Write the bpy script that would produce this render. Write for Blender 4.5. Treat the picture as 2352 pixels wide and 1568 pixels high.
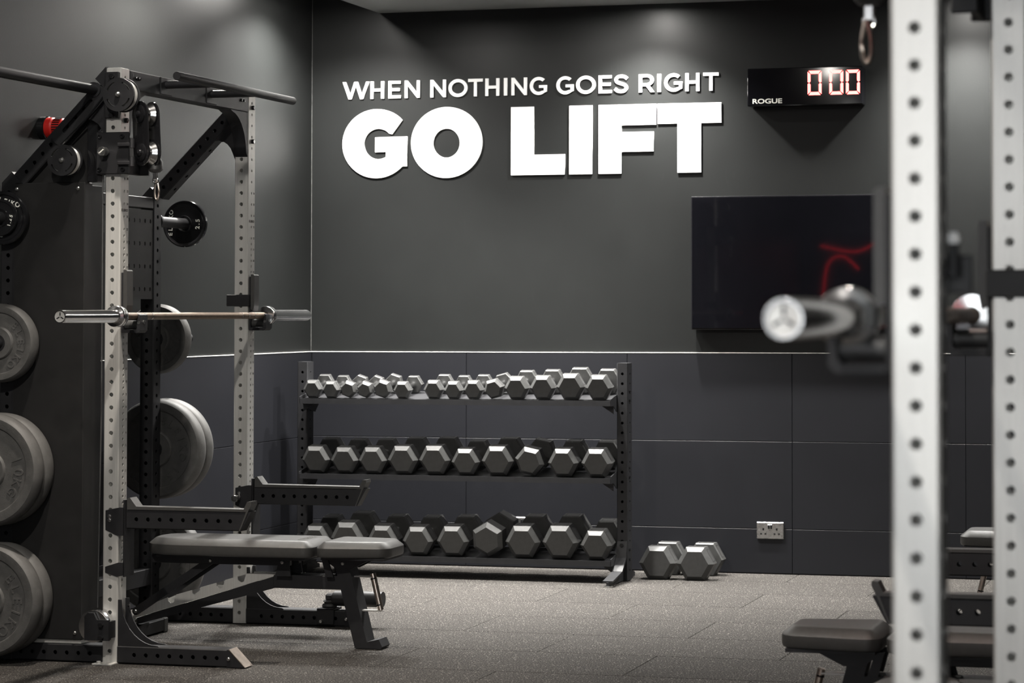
import bpy, math, random
from math import sin, cos, pi, radians, atan2, sqrt
from mathutils import Matrix, Vector

for o in list(bpy.data.objects):
    bpy.data.objects.remove(o, do_unlink=True)
scene = bpy.context.scene
COL = scene.collection
random.seed(7)

# ------------------------------------------------------------------ camera
CAM_H = 1.37535
YAW, PIT, ROL = 0.23186, 0.02963, -0.00126
Fv = Vector((-sin(YAW) * cos(PIT), cos(YAW) * cos(PIT), sin(PIT)))
R0 = Vector((cos(YAW), sin(YAW), 0))
U0 = R0.cross(Fv)
Rv = R0 * cos(ROL) + U0 * sin(ROL)
Uv = -R0 * sin(ROL) + U0 * cos(ROL)
cam = bpy.data.cameras.new('camera')
cam.sensor_fit = 'HORIZONTAL'
cam.sensor_width = 36.0
cam.lens = 5166.96 / 2352 * 36.0
cam.shift_x = (1176 - 1674.5612) / 2352
cam.shift_y = -(784 - 560.7144) / 2352
cam.clip_start = 0.05
cam.clip_end = 60
cam.dof.use_dof = True
cam.dof.focus_distance = 9.6
cam.dof.aperture_fstop = 5.0
cam_ob = bpy.data.objects.new('camera', cam)
COL.objects.link(cam_ob)
cam_ob.matrix_world = Matrix(((Rv.x, Uv.x, -Fv.x, 0), (Rv.y, Uv.y, -Fv.y, 0), (Rv.z, Uv.z, -Fv.z, CAM_H), (0, 0, 0, 1)))
scene.camera = cam_ob

# ------------------------------------------------------------------ world, exposure
world = bpy.data.worlds.new('world')
scene.world = world
world.use_nodes = True
world.node_tree.nodes['Background'].inputs[0].default_value = (0.5, 0.52, 0.55, 1)
world.node_tree.nodes['Background'].inputs[1].default_value = 0.05
scene.view_settings.view_transform = 'Standard'
scene.view_settings.look = 'None'
scene.view_settings.exposure = 0.0
scene.view_settings.gamma = 1.0
scene.view_settings.use_curve_mapping = False

# spotlights of the room and added ones: x, y, z(mount), watts, warmth, cone degrees, edge softness, which one
SPOTS = [
    (-4.78, 10.90, 3.10, 760, (1.0, 0.98, 0.94), 136, 1.0, 'in the corner by the left wall'),
    (-4.78, 9.50, 3.10, 260, (1.0, 0.95, 0.88), 140, 1.0, 'by the left wall above the far plates'),
    (-4.35, 10.70, 3.00, 900, (1.0, 0.98, 0.94), 92, 0.9, 'above the left half of the dumbbell rack'),
    (-3.55, 10.70, 3.00, 900, (1.0, 0.98, 0.94), 92, 0.9, 'above the right half of the dumbbell rack'),
    (-3.15, 11.22, 3.00, 800, (1.0, 0.98, 0.94), 118, 1.0, 'above the end of the wall lettering'),
    (-1.48, 11.22, 3.00, 850, (1.0, 0.98, 0.94), 118, 1.0, 'right of the wall timer'),
    (-0.60, 11.22, 3.00, 450, (1.0, 0.98, 0.94), 118, 1.0, 'far right along the back wall'),
    (-3.40, 4.90, 3.35, 420, (1.0, 0.94, 0.86), 174, 0.5, 'over the left aisle of racks'),
    (-4.00, 7.55, 3.35, 430, (1.0, 0.90, 0.79), 58, 0.8, 'added to brighten the floor in front of the cable rack'),  # lamp added to lift the floor at lower left
    (-0.90, 5.60, 3.35, 80, (1.0, 0.62, 0.50), 120, 0.8, 'added over the right row of racks to warm the bench'),  # weak warm lamp added to tint the right-hand bench
    (-1.20, 1.30, 3.35, 200, (1.0, 0.94, 0.88), 130, 0.7, 'close above the camera side of the room'),
    (-3.90, 1.30, 3.35, 160, (1.0, 0.90, 0.80), 130, 0.7, 'over the front left aisle'),
]

# ------------------------------------------------------------------ materials
def nodes_of(m):
    m.use_nodes = True
    nt = m.node_tree
    return nt, nt.nodes['Principled BSDF']

def mat(name, col, rough=0.5, metal=0.0, var=0.12, scale=12.0, bump=0.0, bscale=300.0, rvar=0.06, stretch=None, spec=None, aniso=0.0):
    m = bpy.data.materials.new(name)
    nt, b = nodes_of(m)
    N, L = nt.nodes, nt.links
    tc = N.new('ShaderNodeTexCoord')
    mp = N.new('ShaderNodeMapping')
    if stretch:
        mp.inputs['Scale'].default_value = stretch
    L.new(tc.outputs['Object'], mp.inputs['Vector'])
    nz = N.new('ShaderNodeTexNoise')
    nz.inputs['Scale'].default_value = scale
    nz.inputs['Detail'].default_value = 6
    nz.inputs['Roughness'].default_value = 0.6
    L.new(mp.outputs['Vector'], nz.inputs['Vector'])
    cr = N.new('ShaderNodeValToRGB')
    cr.color_ramp.elements[0].position = 0.3
    cr.color_ramp.elements[1].position = 0.7
    cr.color_ramp.elements[0].color = tuple(max(0, c * (1 - var)) for c in col) + (1,)
    cr.color_ramp.elements[1].color = tuple(min(1, c * (1 + var)) for c in col) + (1,)
    L.new(nz.outputs['Fac'], cr.inputs['Fac'])
    L.new(cr.outputs['Color'], b.inputs['Base Color'])
    mr = N.new('ShaderNodeMapRange')
    mr.inputs['To Min'].default_value = max(0.02, rough - rvar)
    mr.inputs['To Max'].default_value = min(1, rough + rvar)
    L.new(nz.outputs['Fac'], mr.inputs['Value'])
    L.new(mr.outputs['Result'], b.inputs['Roughness'])
    b.inputs['Metallic'].default_value = metal
    if spec is not None:
        b.inputs['Specular IOR Level'].default_value = spec
    if bump:
        n2 = N.new('ShaderNodeTexNoise')
        n2.inputs['Scale'].default_value = bscale
        n2.inputs['Detail'].default_value = 2
        L.new(tc.outputs['Object'], n2.inputs['Vector'])
        bp = N.new('ShaderNodeBump')
        bp.inputs['Strength'].default_value = bump
        bp.inputs['Distance'].default_value = 0.002
        L.new(n2.outputs['Fac'], bp.inputs['Height'])
        L.new(bp.outputs['Normal'], b.inputs['Normal'])
    return m

def wall_mat(name, col, rough, scuff=0.5, bump=0.25, spec=0.24):
    m = mat(name, col, rough, 0, 0.10, 1.6, bump, 140.0, 0.05, None, spec)
    nt, b = nodes_of(m)
    N, L = nt.nodes, nt.links
    src = b.inputs['Base Color'].links[0].from_socket
    tc = N.new('ShaderNodeTexCoord')
    mp = N.new('ShaderNodeMapping')
    mp.inputs['Scale'].default_value = (9, 9, 1.6)
    mp.inputs['Rotation'].default_value = (0.25, 0.35, 0.2)
    L.new(tc.outputs['Object'], mp.inputs['Vector'])
    nz = N.new('ShaderNodeTexNoise')
    nz.inputs['Scale'].default_value = 3.0
    nz.inputs['Detail'].default_value = 8
    nz.inputs['Roughness'].default_value = 0.7
    nz.inputs['Distortion'].default_value = 1.5
    L.new(mp.outputs['Vector'], nz.inputs['Vector'])
    cr = N.new('ShaderNodeValToRGB')
    cr.color_ramp.elements[0].position = 0.60
    cr.color_ramp.elements[1].position = 0.82
    L.new(nz.outputs['Fac'], cr.inputs['Fac'])
    mx = N.new('ShaderNodeMix')
    mx.data_type = 'RGBA'
    sc = N.new('ShaderNodeMath')
    sc.operation = 'MULTIPLY'
    sc.inputs[1].default_value = scuff
    L.new(cr.outputs['Color'], sc.inputs[0])
    L.new(sc.outputs[0], mx.inputs[0])
    L.new(src, mx.inputs[6])
    mx.inputs[7].default_value = (0.024, 0.024, 0.024, 1)
    L.new(mx.outputs[2], b.inputs['Base Color'])
    return m

def floor_mat():
    m = bpy.data.materials.new('speckled_rubber')
    nt, b = nodes_of(m)
    N, L = nt.nodes, nt.links
    tc = N.new('ShaderNodeTexCoord')
    geo = N.new('ShaderNodeNewGeometry')
    oi = N.new('ShaderNodeObjectInfo')
    nz = N.new('ShaderNodeTexNoise')
    nz.inputs['Scale'].default_value = 170
    nz.inputs['Detail'].default_value = 3
    L.new(geo.outputs['Position'], nz.inputs['Vector'])
    cr = N.new('ShaderNodeValToRGB')
    e = cr.color_ramp.elements
    e[0].position = 0.42
    e[0].color = (0.009, 0.0083, 0.0077, 1)
    e[1].position = 0.64
    e[1].color = (0.092, 0.085, 0.078, 1)
    L.new(nz.outputs['Fac'], cr.inputs['Fac'])
    vo = N.new('ShaderNodeTexVoronoi')
    vo.inputs['Scale'].default_value = 105
    L.new(geo.outputs['Position'], vo.inputs['Vector'])
    c2 = N.new('ShaderNodeValToRGB')
    c2.color_ramp.elements[0].position = 0.22
    c2.color_ramp.elements[0].color = (1, 1, 1, 1)
    c2.color_ramp.elements[1].position = 0.34
    c2.color_ramp.elements[1].color = (0, 0, 0, 1)
    L.new(vo.outputs['Distance'], c2.inputs['Fac'])
    vc = N.new('ShaderNodeSeparateColor')
    L.new(vo.outputs['Color'], vc.inputs['Color'])
    gt = N.new('ShaderNodeMath')
    gt.operation = 'GREATER_THAN'
    gt.inputs[1].default_value = 0.80
    L.new(vc.outputs[0], gt.inputs[0])
    ml = N.new('ShaderNodeMath')
    ml.operation = 'MULTIPLY'
    L.new(c2.outputs['Color'], ml.inputs[0])
    L.new(gt.outputs[0], ml.inputs[1])
    mx = N.new('ShaderNodeMix')
    mx.data_type = 'RGBA'
    L.new(ml.outputs[0], mx.inputs[0])
    L.new(cr.outputs['Color'], mx.inputs[6])
    mx.inputs[7].default_value = (0.22, 0.206, 0.188, 1)
    # every tile is a little different
    hv = N.new('ShaderNodeHueSaturation')
    mr = N.new('ShaderNodeMapRange')
    mr.inputs['To Min'].default_value = 0.92
    mr.inputs['To Max'].default_value = 1.08
    L.new(oi.outputs['Random'], mr.inputs['Value'])
    L.new(mr.outputs['Result'], hv.inputs['Value'])
    L.new(mx.outputs[2], hv.inputs['Color'])
    L.new(hv.outputs['Color'], b.inputs['Base Color'])
    b.inputs['Roughness'].default_value = 0.9
    b.inputs['Specular IOR Level'].default_value = 0.12
    bp = N.new('ShaderNodeBump')
    bp.inputs['Strength'].default_value = 0.5
    bp.inputs['Distance'].default_value = 0.002
    L.new(nz.outputs['Fac'], bp.inputs['Height'])
    L.new(bp.outputs['Normal'], b.inputs['Normal'])
    return m

def emit(name, col, s):
    m = bpy.data.materials.new(name)
    nt, b = nodes_of(m)
    b.inputs['Base Color'].default_value = (0.02, 0.02, 0.02, 1)
    b.inputs['Emission Color'].default_value = tuple(col) + (1,)
    b.inputs['Emission Strength'].default_value = s
    return m

M = {
    'black': mat('black_powder_coat', (0.014, 0.014, 0.0155), 0.50, 0, 0.15, 30, 0.10, 900, 0.06, None, 0.40),
    'black2': mat('black_sheet_metal', (0.012, 0.0117, 0.0117), 0.55, 0, 0.15, 14, 0.08, 900, 0.06, None, 0.35),
    'gloss': mat('glossy_black_plastic', (0.010, 0.010, 0.011), 0.12, 0, 0.1, 20),
    'rubber': mat('black_rubber', (0.047, 0.047, 0.046), 0.40, 0, 0.15, 40, 0.3, 500),
    'plate': mat('plate_rubber', (0.080, 0.078, 0.075), 0.58, 0, 0.2, 30, 0.35, 420),
    'steel': mat('brushed_steel', (0.66, 0.65, 0.62), 0.34, 0.45, 0.08, 5, 0.04, 300, 0.06, (30, 30, 1)),
    'chrome': mat('chrome', (0.80, 0.80, 0.80), 0.17, 1.0, 0.05, 10, 0, 1, 0.03),
    'zinc': mat('zinc_bolt', (0.55, 0.55, 0.54), 0.28, 1.0, 0.1, 60),
    'barshaft': mat('worn_bar_steel', (0.22, 0.165, 0.125), 0.34, 1.0, 0.25, 40, 0.3, 1500),
    'copper': mat('satin_handle_steel', (0.72, 0.62, 0.54), 0.30, 1.0, 0.1, 40),
    'vinyl': mat('bench_vinyl', (0.050, 0.049, 0.047), 0.38, 0, 0.1, 60, 0.25, 900),
    'white': mat('white_acrylic', (0.80, 0.80, 0.79), 0.45, 0, 0.02, 8),
    'print': mat('white_print', (0.75, 0.74, 0.68), 0.6, 0, 0.05, 50),
    'etch': mat('dark_etching', (0.05, 0.045, 0.04), 0.6, 0, 0.05, 50),
    'screen': mat('tv_glass', (0.003, 0.003, 0.004), 0.03, 0, 0.1, 5, 0, 1, 0.01, None, 0.22),
    'clockface': mat('timer_face', (0.004, 0.004, 0.005), 0.07, 0, 0.1, 12, 0, 1, 0.02, None, 0.25),
    'red': mat('red_plastic', (0.55, 0.02, 0.015), 0.35, 0, 0.08, 20),
    'trim': mat('white_sealant', (0.60, 0.59, 0.56), 0.6, 0, 0.25, 30),
    'trimgrey': mat('grey_sealant', (0.12, 0.12, 0.115), 0.6, 0, 0.25, 30),
    'wall': wall_mat('dark_wall_paint', (0.0088, 0.0094, 0.0092), 0.43, 0.30, 0.07),
    'panel': wall_mat('dark_wall_panel', (0.0090, 0.0093, 0.0115), 0.46, 0.22, 0.03),
    'ceil': wall_mat('ceiling_paint', (0.20, 0.205, 0.20), 0.45, 0.15, 0.15),
    'rearwall': wall_mat('grey_rear_wall', (0.22, 0.22, 0.21), 0.6, 0.2, 0.15),
    'floor': floor_mat(),
    'sub': mat('dark_subfloor', (0.01, 0.01, 0.01), 0.9),
    'mural': mat('mural_paint', (0.035, 0.04, 0.075), 0.5, 0, 0.5, 2.5),
    'mural2': mat('mural_violet', (0.11, 0.08, 0.13), 0.5, 0, 0.3, 4),
    'led': emit('red_led', (1.0, 0.06, 0.05), 9.0),
    'neon': emit('red_neon', (1.0, 0.02, 0.03), 14.0),
    'lens': emit('lamp_lens', (1.0, 0.97, 0.92), 900.0),
    'addedpane': emit('added_window_glow', (0.95, 0.98, 1.0), 5.2),  # glow of the added pane behind the camera
    'lampblack': mat('lamp_housing', (0.03, 0.03, 0.03), 0.5),
}
def led_tune():
    nt, b = nodes_of(M['led'])
    b.inputs['Emission Color'].default_value = (1.0, 0.10, 0.09, 1)
led_tune()

# ------------------------------------------------------------------ mesh builder
class MB:
    def __init__(self):
        self.v = []
        self.f = []
        self.M = Matrix.Identity(4)
    def add(self, vs, fs):
        n = len(self.v)
        M_ = self.M
        self.v += [tuple(M_ @ Vector(p)) for p in vs]
        self.f += [tuple(i + n for i in f) for f in fs]
        return self
    def box(self, x0, x1, y0, y1, z0, z1, c=0.0):
        if c <= 0:
            vs = [(x0, y0, z0), (x1, y0, z0), (x1, y1, z0), (x0, y1, z0), (x0, y0, z1), (x1, y0, z1), (x1, y1, z1), (x0, y1, z1)]
            return self.add(vs, [(3, 2, 1, 0), (4, 5, 6, 7), (0, 1, 5, 4), (1, 2, 6, 5), (2, 3, 7, 6), (3, 0, 4, 7)])
        c = min(c, (x1 - x0) * .45, (y1 - y0) * .45, (z1 - z0) * .45)
        vs, idx = [], {}
        X, Y, Z = (x0, x1), (y0, y1), (z0, z1)
        for i in (0, 1):
            for j in (0, 1):
                for k in (0, 1):
                    sx, sy, sz = (1 - 2 * i) * c, (1 - 2 * j) * c, (1 - 2 * k) * c
                    p = (X[i], Y[j], Z[k])
                    idx[(i, j, k, 0)] = len(vs); vs.append((p[0], p[1] + sy, p[2] + sz))
                    idx[(i, j, k, 1)] = len(vs); vs.append((p[0] + sx, p[1], p[2] + sz))
                    idx[(i, j, k, 2)] = len(vs); vs.append((p[0] + sx, p[1] + sy, p[2]))
        fs = []
        I = idx
        for i in (0, 1):
            q = [I[(i, 0, 0, 0)], I[(i, 1, 0, 0)], I[(i, 1, 1, 0)], I[(i, 0, 1, 0)]]
            fs.append(tuple(q if i else q[::-1]))
            q = [I[(0, i, 0, 1)], I[(0, i, 1, 1)], I[(1, i, 1, 1)], I[(1, i, 0, 1)]]
            fs.append(tuple(q if i else q[::-1]))
            q = [I[(0, 0, i, 2)], I[(1, 0, i, 2)], I[(1, 1, i, 2)], I[(0, 1, i, 2)]]
            fs.append(tuple(q if i else q[::-1]))
        for a in (0, 1):
            for b in (0, 1):
                fs.append((I[(a, b, 0, 0)], I[(a, b, 1, 0)], I[(a, b, 1, 1)], I[(a, b, 0, 1)]))
                fs.append((I[(a, 0, b, 0)], I[(a, 1, b, 0)], I[(a, 1, b, 2)], I[(a, 0, b, 2)]))
                fs.append((I[(0, a, b, 1)], I[(1, a, b, 1)], I[(1, a, b, 2)], I[(0, a, b, 2)]))
        for i in (0, 1):
            for j in (0, 1):
                for k in (0, 1):
                    fs.append((I[(i, j, k, 0)], I[(i, j, k, 1)], I[(i, j, k, 2)]))
        return self.add(vs, fs)
    def cyl(self, p0, p1, r0, r1=None, n=16, caps=True):
        if r1 is None:
            r1 = r0
        p0, p1 = Vector(p0), Vector(p1)
        d = (p1 - p0).normalized()
        a = d.orthogonal().normalized()
        b = d.cross(a)
        vs = []
        for p, r in ((p0, r0), (p1, r1)):
            for i in range(n):
                t = 2 * pi * i / n
                vs.append(p + a * (r * cos(t)) + b * (r * sin(t)))
        fs = [(i, (i + 1) % n, n + (i + 1) % n, n + i) for i in range(n)]
        if caps:
            fs += [tuple(range(n))[::-1], tuple(range(n, 2 * n))]
        return self.add(vs, fs)
    def lathe(self, prof, o=(0, 0, 0), axis='y', n=32, phase=0.0, close=True):
        """prof: list of (r, h) along the axis"""
        vs, fs = [], []
        o = Vector(o)
        for r, h in prof:
            for i in range(n):
                t = 2 * pi * i / n + phase
                if axis == 'y':
                    p = (r * cos(t), h, r * sin(t))
                elif axis == 'x':
                    p = (h, r * cos(t), r * sin(t))
                else:
                    p = (r * cos(t), r * sin(t), h)
                vs.append(o + Vector(p))
        for k in range(len(prof) - 1):
            for i in range(n):
                j = (i + 1) % n
                fs.append((k * n + i, k * n + j, (k + 1) * n + j, (k + 1) * n + i))
        if close:
            fs.append(tuple(range(n)))
            fs.append(tuple(range((len(prof) - 1) * n, len(prof) * n)))
        return self.add(vs, fs)
    def tube(self, pts, r, n=10, caps=True, closed=False):
        pts = [Vector(p) for p in pts]
        vs, fs = [], []
        m = len(pts)
        up = None
        for i, p in enumerate(pts):
            if closed:
                d = (pts[(i + 1) % m] - pts[i - 1]).normalized()
            else:
                d = (pts[min(i + 1, m - 1)] - pts[max(i - 1, 0)]).normalized()
            if up is None:
                up = d.orthogonal().normalized()
            a = (up - d * up.dot(d)).normalized()
            up = a
            b = d.cross(a)
            for k in range(n):
                t = 2 * pi * k / n
                vs.append(p + a * (r * cos(t)) + b * (r * sin(t)))
        for i in range(m if closed else m - 1):
            for k in range(n):
                i2, k2 = (i + 1) % m, (k + 1) % n
                fs.append((i * n + k, i * n + k2, i2 * n + k2, i2 * n + k))
        if caps and not closed:
            fs += [tuple(range(n)), tuple(range((m - 1) * n, m * n))]
        return self.add(vs, fs)
    def prism(self, poly, t0, t1, plane='xz'):
        """poly in the named plane, extruded along the third axis"""
        def pt(a, b, t):
            return {'xz': (a, t, b), 'yz': (t, a, b), 'xy': (a, b, t)}[plane]
        n = len(poly)
        vs = [pt(a, b, t0) for a, b in poly] + [pt(a, b, t1) for a, b in poly]
        fs = [tuple(range(n)), tuple(range(n, 2 * n))]
        fs += [(i, (i + 1) % n, n + (i + 1) % n, n + i) for i in range(n)]
        return self.add(vs, fs)
    def perf(self, w, d, z0, z1, holes=None, c=0.004, caps=True, depth=0.004, nseg=12):
        """hollow tube along local z, w wide in x and d deep in y, with real round holes.
        holes: {'-y': (list of z, radius), ...}"""
        holes = holes or {}
        faces = {'-y': (Vector((1, 0, 0)), Vector((0, -1, 0)), w, d / 2), '+y': (Vector((-1, 0, 0)), Vector((0, 1, 0)), w, d / 2),
                 '+x': (Vector((0, 1, 0)), Vector((1, 0, 0)), d, w / 2), '-x': (Vector((0, -1, 0)), Vector((-1, 0, 0)), d, w / 2)}
        for key, (u, nrm, wid, off) in faces.items():
            a = wid / 2 - c
            def P(s, z, inset=0.0, u=u, nrm=nrm, off=off):
                return u * s + nrm * (off - inset) + Vector((0, 0, z))
            zs, r = holes.get(key, ([], 0))
            zs = sorted(zs)
            cur = z0
            for i, zc in enumerate(zs):
                lo = max(zc - r * 1.35, cur) if i == 0 else max(cur, zc - min(r * 1.35, (zc - zs[i - 1]) / 2))
                hi = zc + (min(r * 1.35, (zs[i + 1] - zc) / 2) if i + 1 < len(zs) else min(r * 1.35, z1 - zc))
                if lo > cur + 1e-6:
                    self.add([P(-a, cur), P(a, cur), P(a, lo), P(-a, lo)], [(0, 1, 2, 3)])
                angs = [2 * pi * k / nseg for k in range(nseg)]
                for sx, zz in ((a, hi), (-a, hi), (-a, lo), (a, lo)):
                    angs.append(atan2(zz - zc, sx) % (2 * pi))
                angs = sorted(set(round(t, 5) for t in angs))
                m = len(angs)
                outer, inner, deep = [], [], []
                for t in angs:
                    ct, st = cos(t), sin(t)
                    k = 1e9
                    if abs(ct) > 1e-9:
                        k = min(k, a / abs(ct))
                    if st > 1e-9:
                        k = min(k, (hi - zc) / st)
                    elif st < -1e-9:
                        k = min(k, (zc - lo) / -st)
                    outer.append(P(ct * k, zc + st * k))
                    inner.append(P(ct * r, zc + st * r))
                    deep.append(P(ct * r, zc + st * r, depth))
                fs = []
                for k in range(m):
                    j = (k + 1) % m
                    fs.append((k, j, m + j, m + k))
                    fs.append((m + k, m + j, 2 * m + j, 2 * m + k))
                self.add(outer + inner + deep, fs)
                cur = hi
            if cur < z1 - 1e-6:
                self.add([P(-a, cur), P(a, cur), P(a, z1), P(-a, z1)], [(0, 1, 2, 3)])
        hw, hd = w / 2, d / 2
        for sx, sy in ((1, 1), (-1, 1), (-1, -1), (1, -1)):
            A = (sx * hw, sy * (hd - c)); B = (sx * (hw - c), sy * hd)
            self.add([(A[0], A[1], z0), (B[0], B[1], z0), (B[0], B[1], z1), (A[0], A[1], z1)], [(0, 1, 2, 3)])
        if caps:
            ring = [(hw, hd - c), (hw - c, hd), (-hw + c, hd), (-hw, hd - c), (-hw, -hd + c), (-hw + c, -hd), (hw - c, -hd), (hw, -hd + c)]
            for z in (z0, z1):
                self.add([(x, y, z) for x, y in ring], [tuple(range(8))])
        return self
    def mesh(self, name, smooth=35):
        me = bpy.data.meshes.new(name)
        me.from_pydata(self.v, [], self.f)
        me.validate()
        import bmesh
        bm = bmesh.new()
        bm.from_mesh(me)
        bmesh.ops.remove_doubles(bm, verts=bm.verts, dist=1e-6)
        bmesh.ops.recalc_face_normals(bm, faces=bm.faces)
        bm.to_mesh(me)
        bm.free()
        if smooth:
            me.polygons.foreach_set('use_smooth', [True] * len(me.polygons))
            me.set_sharp_from_angle(angle=radians(smooth))
        me.update()
        return me

def obj(name, shape, m, parent=None, loc=None, rot=None, label=None, smooth=35):
    me = shape.mesh(name, smooth) if isinstance(shape, MB) else shape
    if m is not None and not me.materials:
        me.materials.append(M[m] if isinstance(m, str) else m)
    o = bpy.data.objects.new(name, me)
    COL.objects.link(o)
    if parent is not None:
        o.parent = parent
    if loc is not None:
        o.location = loc
    if rot is not None:
        o.rotation_euler = rot
    if label:
        o['label'] = label
    return o

def tag(o, label, cat, group=None):
    o['label'] = label
    o['category'] = cat
    if group:
        o['group'] = group
    return o

def thing(name, label, cat, loc=(0, 0, 0), rz=0.0, group=None):
    o = bpy.data.objects.new(name, None)
    o.empty_display_size = 0.1
    COL.objects.link(o)
    o.location = loc
    o.rotation_euler = (0, 0, rz)
    return tag(o, label, cat, group)

def struct(name, shape, m, smooth=0):
    o = obj(name, shape, m, smooth=smooth)
    o['kind'] = 'structure'
    return o

def copy_tree(o, parent=None):
    c = o.copy()
    COL.objects.link(c)
    c.parent = parent
    for ch in o.children:
        copy_tree(ch, c)
    return c

def kopie(root, loc, rz, label, group=None):
    c = copy_tree(root)
    c.location = loc
    c.rotation_euler = (0, 0, rz)
    c['label'] = label
    if group:
        c['group'] = group
    return c

# filled 2D outlines (with holes) extruded to solid shapes
def fill2d(splines, thick, name='outline', bevel=0.0):
    cu = bpy.data.curves.new(name, 'CURVE')
    cu.dimensions = '2D'
    cu.fill_mode = 'BOTH'
    cu.extrude = thick / 2
    cu.bevel_depth = bevel
    for pts in splines:
        s = cu.splines.new('POLY')
        s.points.add(len(pts) - 1)
        for p, q in zip(s.points, pts):
            p.co = (q[0], q[1], 0, 1)
        s.use_cyclic_u = True
    o = bpy.data.objects.new(name, cu)
    me = bpy.data.meshes.new_from_object(o)
    bpy.data.objects.remove(o)
    bpy.data.curves.remove(cu)
    me.name = name
    return me

def text_mesh(s, size=1.0, thick=0.002, bold=0.0, xs=1.0, align='CENTER'):
    cu = bpy.data.curves.new('lettering', 'FONT')
    cu.body = s
    cu.size = size
    cu.extrude = thick / 2
    cu.offset = bold
    cu.align_x = align
    cu.align_y = 'CENTER'
    cu.resolution_u = 4
    o = bpy.data.objects.new('lettering', cu)
    me = bpy.data.meshes.new_from_object(o)
    bpy.data.objects.remove(o)
    bpy.data.curves.remove(cu)
    if xs != 1.0:
        for v in me.vertices:
            v.co.x *= xs
    return me

def me_into(mb, me, mat4):
    old = mb.M
    mb.M = old @ mat4
    mb.add([tuple(v.co) for v in me.vertices], [tuple(p.vertices) for p in me.polygons])
    mb.M = old

FRONT = Matrix(((1, 0, 0, 0), (0, 0, -1, 0), (0, 1, 0, 0), (0, 0, 0, 1)))   # xy outline -> facing -y

def arc(cx, cy, rx, ry, a0, a1, n):
    return [(cx + rx * cos(radians(a0 + (a1 - a0) * i / n)), cy + ry * sin(radians(a0 + (a1 - a0) * i / n))) for i in range(n + 1)]

def stadium(x0, y0, x1, y1, r, n=10):
    d = Vector((x1 - x0, y1 - y0))
    a = math.degrees(atan2(d.y, d.x))
    return arc(x1, y1, r, r, a - 90, a + 90, n) + arc(x0, y0, r, r, a + 90, a + 270, n)

# ================================================================== the room
YB, XL = 11.548, -5.095
XR, YF = 3.4, -2.4
ZC = 3.36

fl = struct('floor', MB().box(XL - .2, XR + .2, YF - .2, YB + .2, -0.12, -0.028), 'sub')
tile_cache = {}
def tile_mesh(wx, wy):
    k = (round(wx, 3), round(wy, 3))
    if k not in tile_cache:
        tile_cache[k] = MB().box(-wx / 2 + .0012, wx / 2 - .0012, -wy / 2 + .0012, wy / 2 - .0012, -0.028, 0, 0.0022).mesh('floor_tile', 0)
    return tile_cache[k]
row0 = 8.213
j = -22
while True:
    y0 = row0 + 0.5 * j
    y1 = y0 + 0.5
    if y0 >= YB:
        break
    ya, yb = max(y0, YF), min(y1, YB)
    if yb - ya > 0.02:
        off = 0.0 if j % 2 == 0 else 0.5
        x = -3.355 + off - 1.0 * 3
        while x < XR:
            xa, xb = max(x, XL), min(x + 1.0, XR)
            if xb - xa > 0.02:
                obj('floor_tile', tile_mesh(xb - xa, yb - ya), 'floor', fl, ((xa + xb) / 2, (ya + yb) / 2, 0))
            x += 1.0
    j += 1

wall_b = struct('wall_back', MB().box(XL - .2, XR + .2, YB, YB + .15, -.1, ZC + .2), 'wall')
wall_l = struct('wall_left', MB().box(XL - .15, XL, YF - .2, YB, -.1, ZC + .2), 'wall')
wall_r = struct('wall_right', MB().box(XR, XR + .15, YF - .2, YB + .15, -.1, ZC + .2), 'wall')
WX0, WX1, WZ0, WZ1 = -1.9, 1.1, .35, 2.75
wf = MB().box(XL - .15, WX0, YF - .15, YF, -.1, ZC + .2).box(WX1, XR + .15, YF - .15, YF, -.1, ZC + .2).box(WX0, WX1, YF - .15, YF, -.1, WZ0).box(WX0, WX1, YF - .15, YF, WZ1, ZC + .2)
wall_f = struct('wall_front', wf, 'rearwall')
win = struct('added_window_1', MB().box(WX0, WX1, YF - .11, YF - .10, WZ0, WZ1), 'addedpane')  # unseen window added behind the camera to brighten the right posts
for a, b, c, d in ((WX0, WX1, WZ0, WZ0 + .05), (WX0, WX1, WZ1 - .05, WZ1), (WX0, WX0 + .05, WZ0, WZ1), (WX1 - .05, WX1, WZ0, WZ1), (-.425, -.375, WZ0, WZ1)):
    obj('added_window_frame', MB().box(a, b, YF - .10, YF - .05, c, d, .004), 'black', win, smooth=0)  # frame of the added window
struct('ceiling', MB().box(XL - .15, XR + .15, YF - .15, YB + .15, ZC, ZC + .15), 'ceil')
struct('trim_1', MB().box(-4.70, XR, 10.10, YB, 3.012, ZC - .002, .004), 'ceil')           # dropped bulkhead along the back wall
struct('trim_2', MB().box(XL, -4.702, 8.6, YB, 3.10, ZC - .002, .004), 'ceil')

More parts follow.
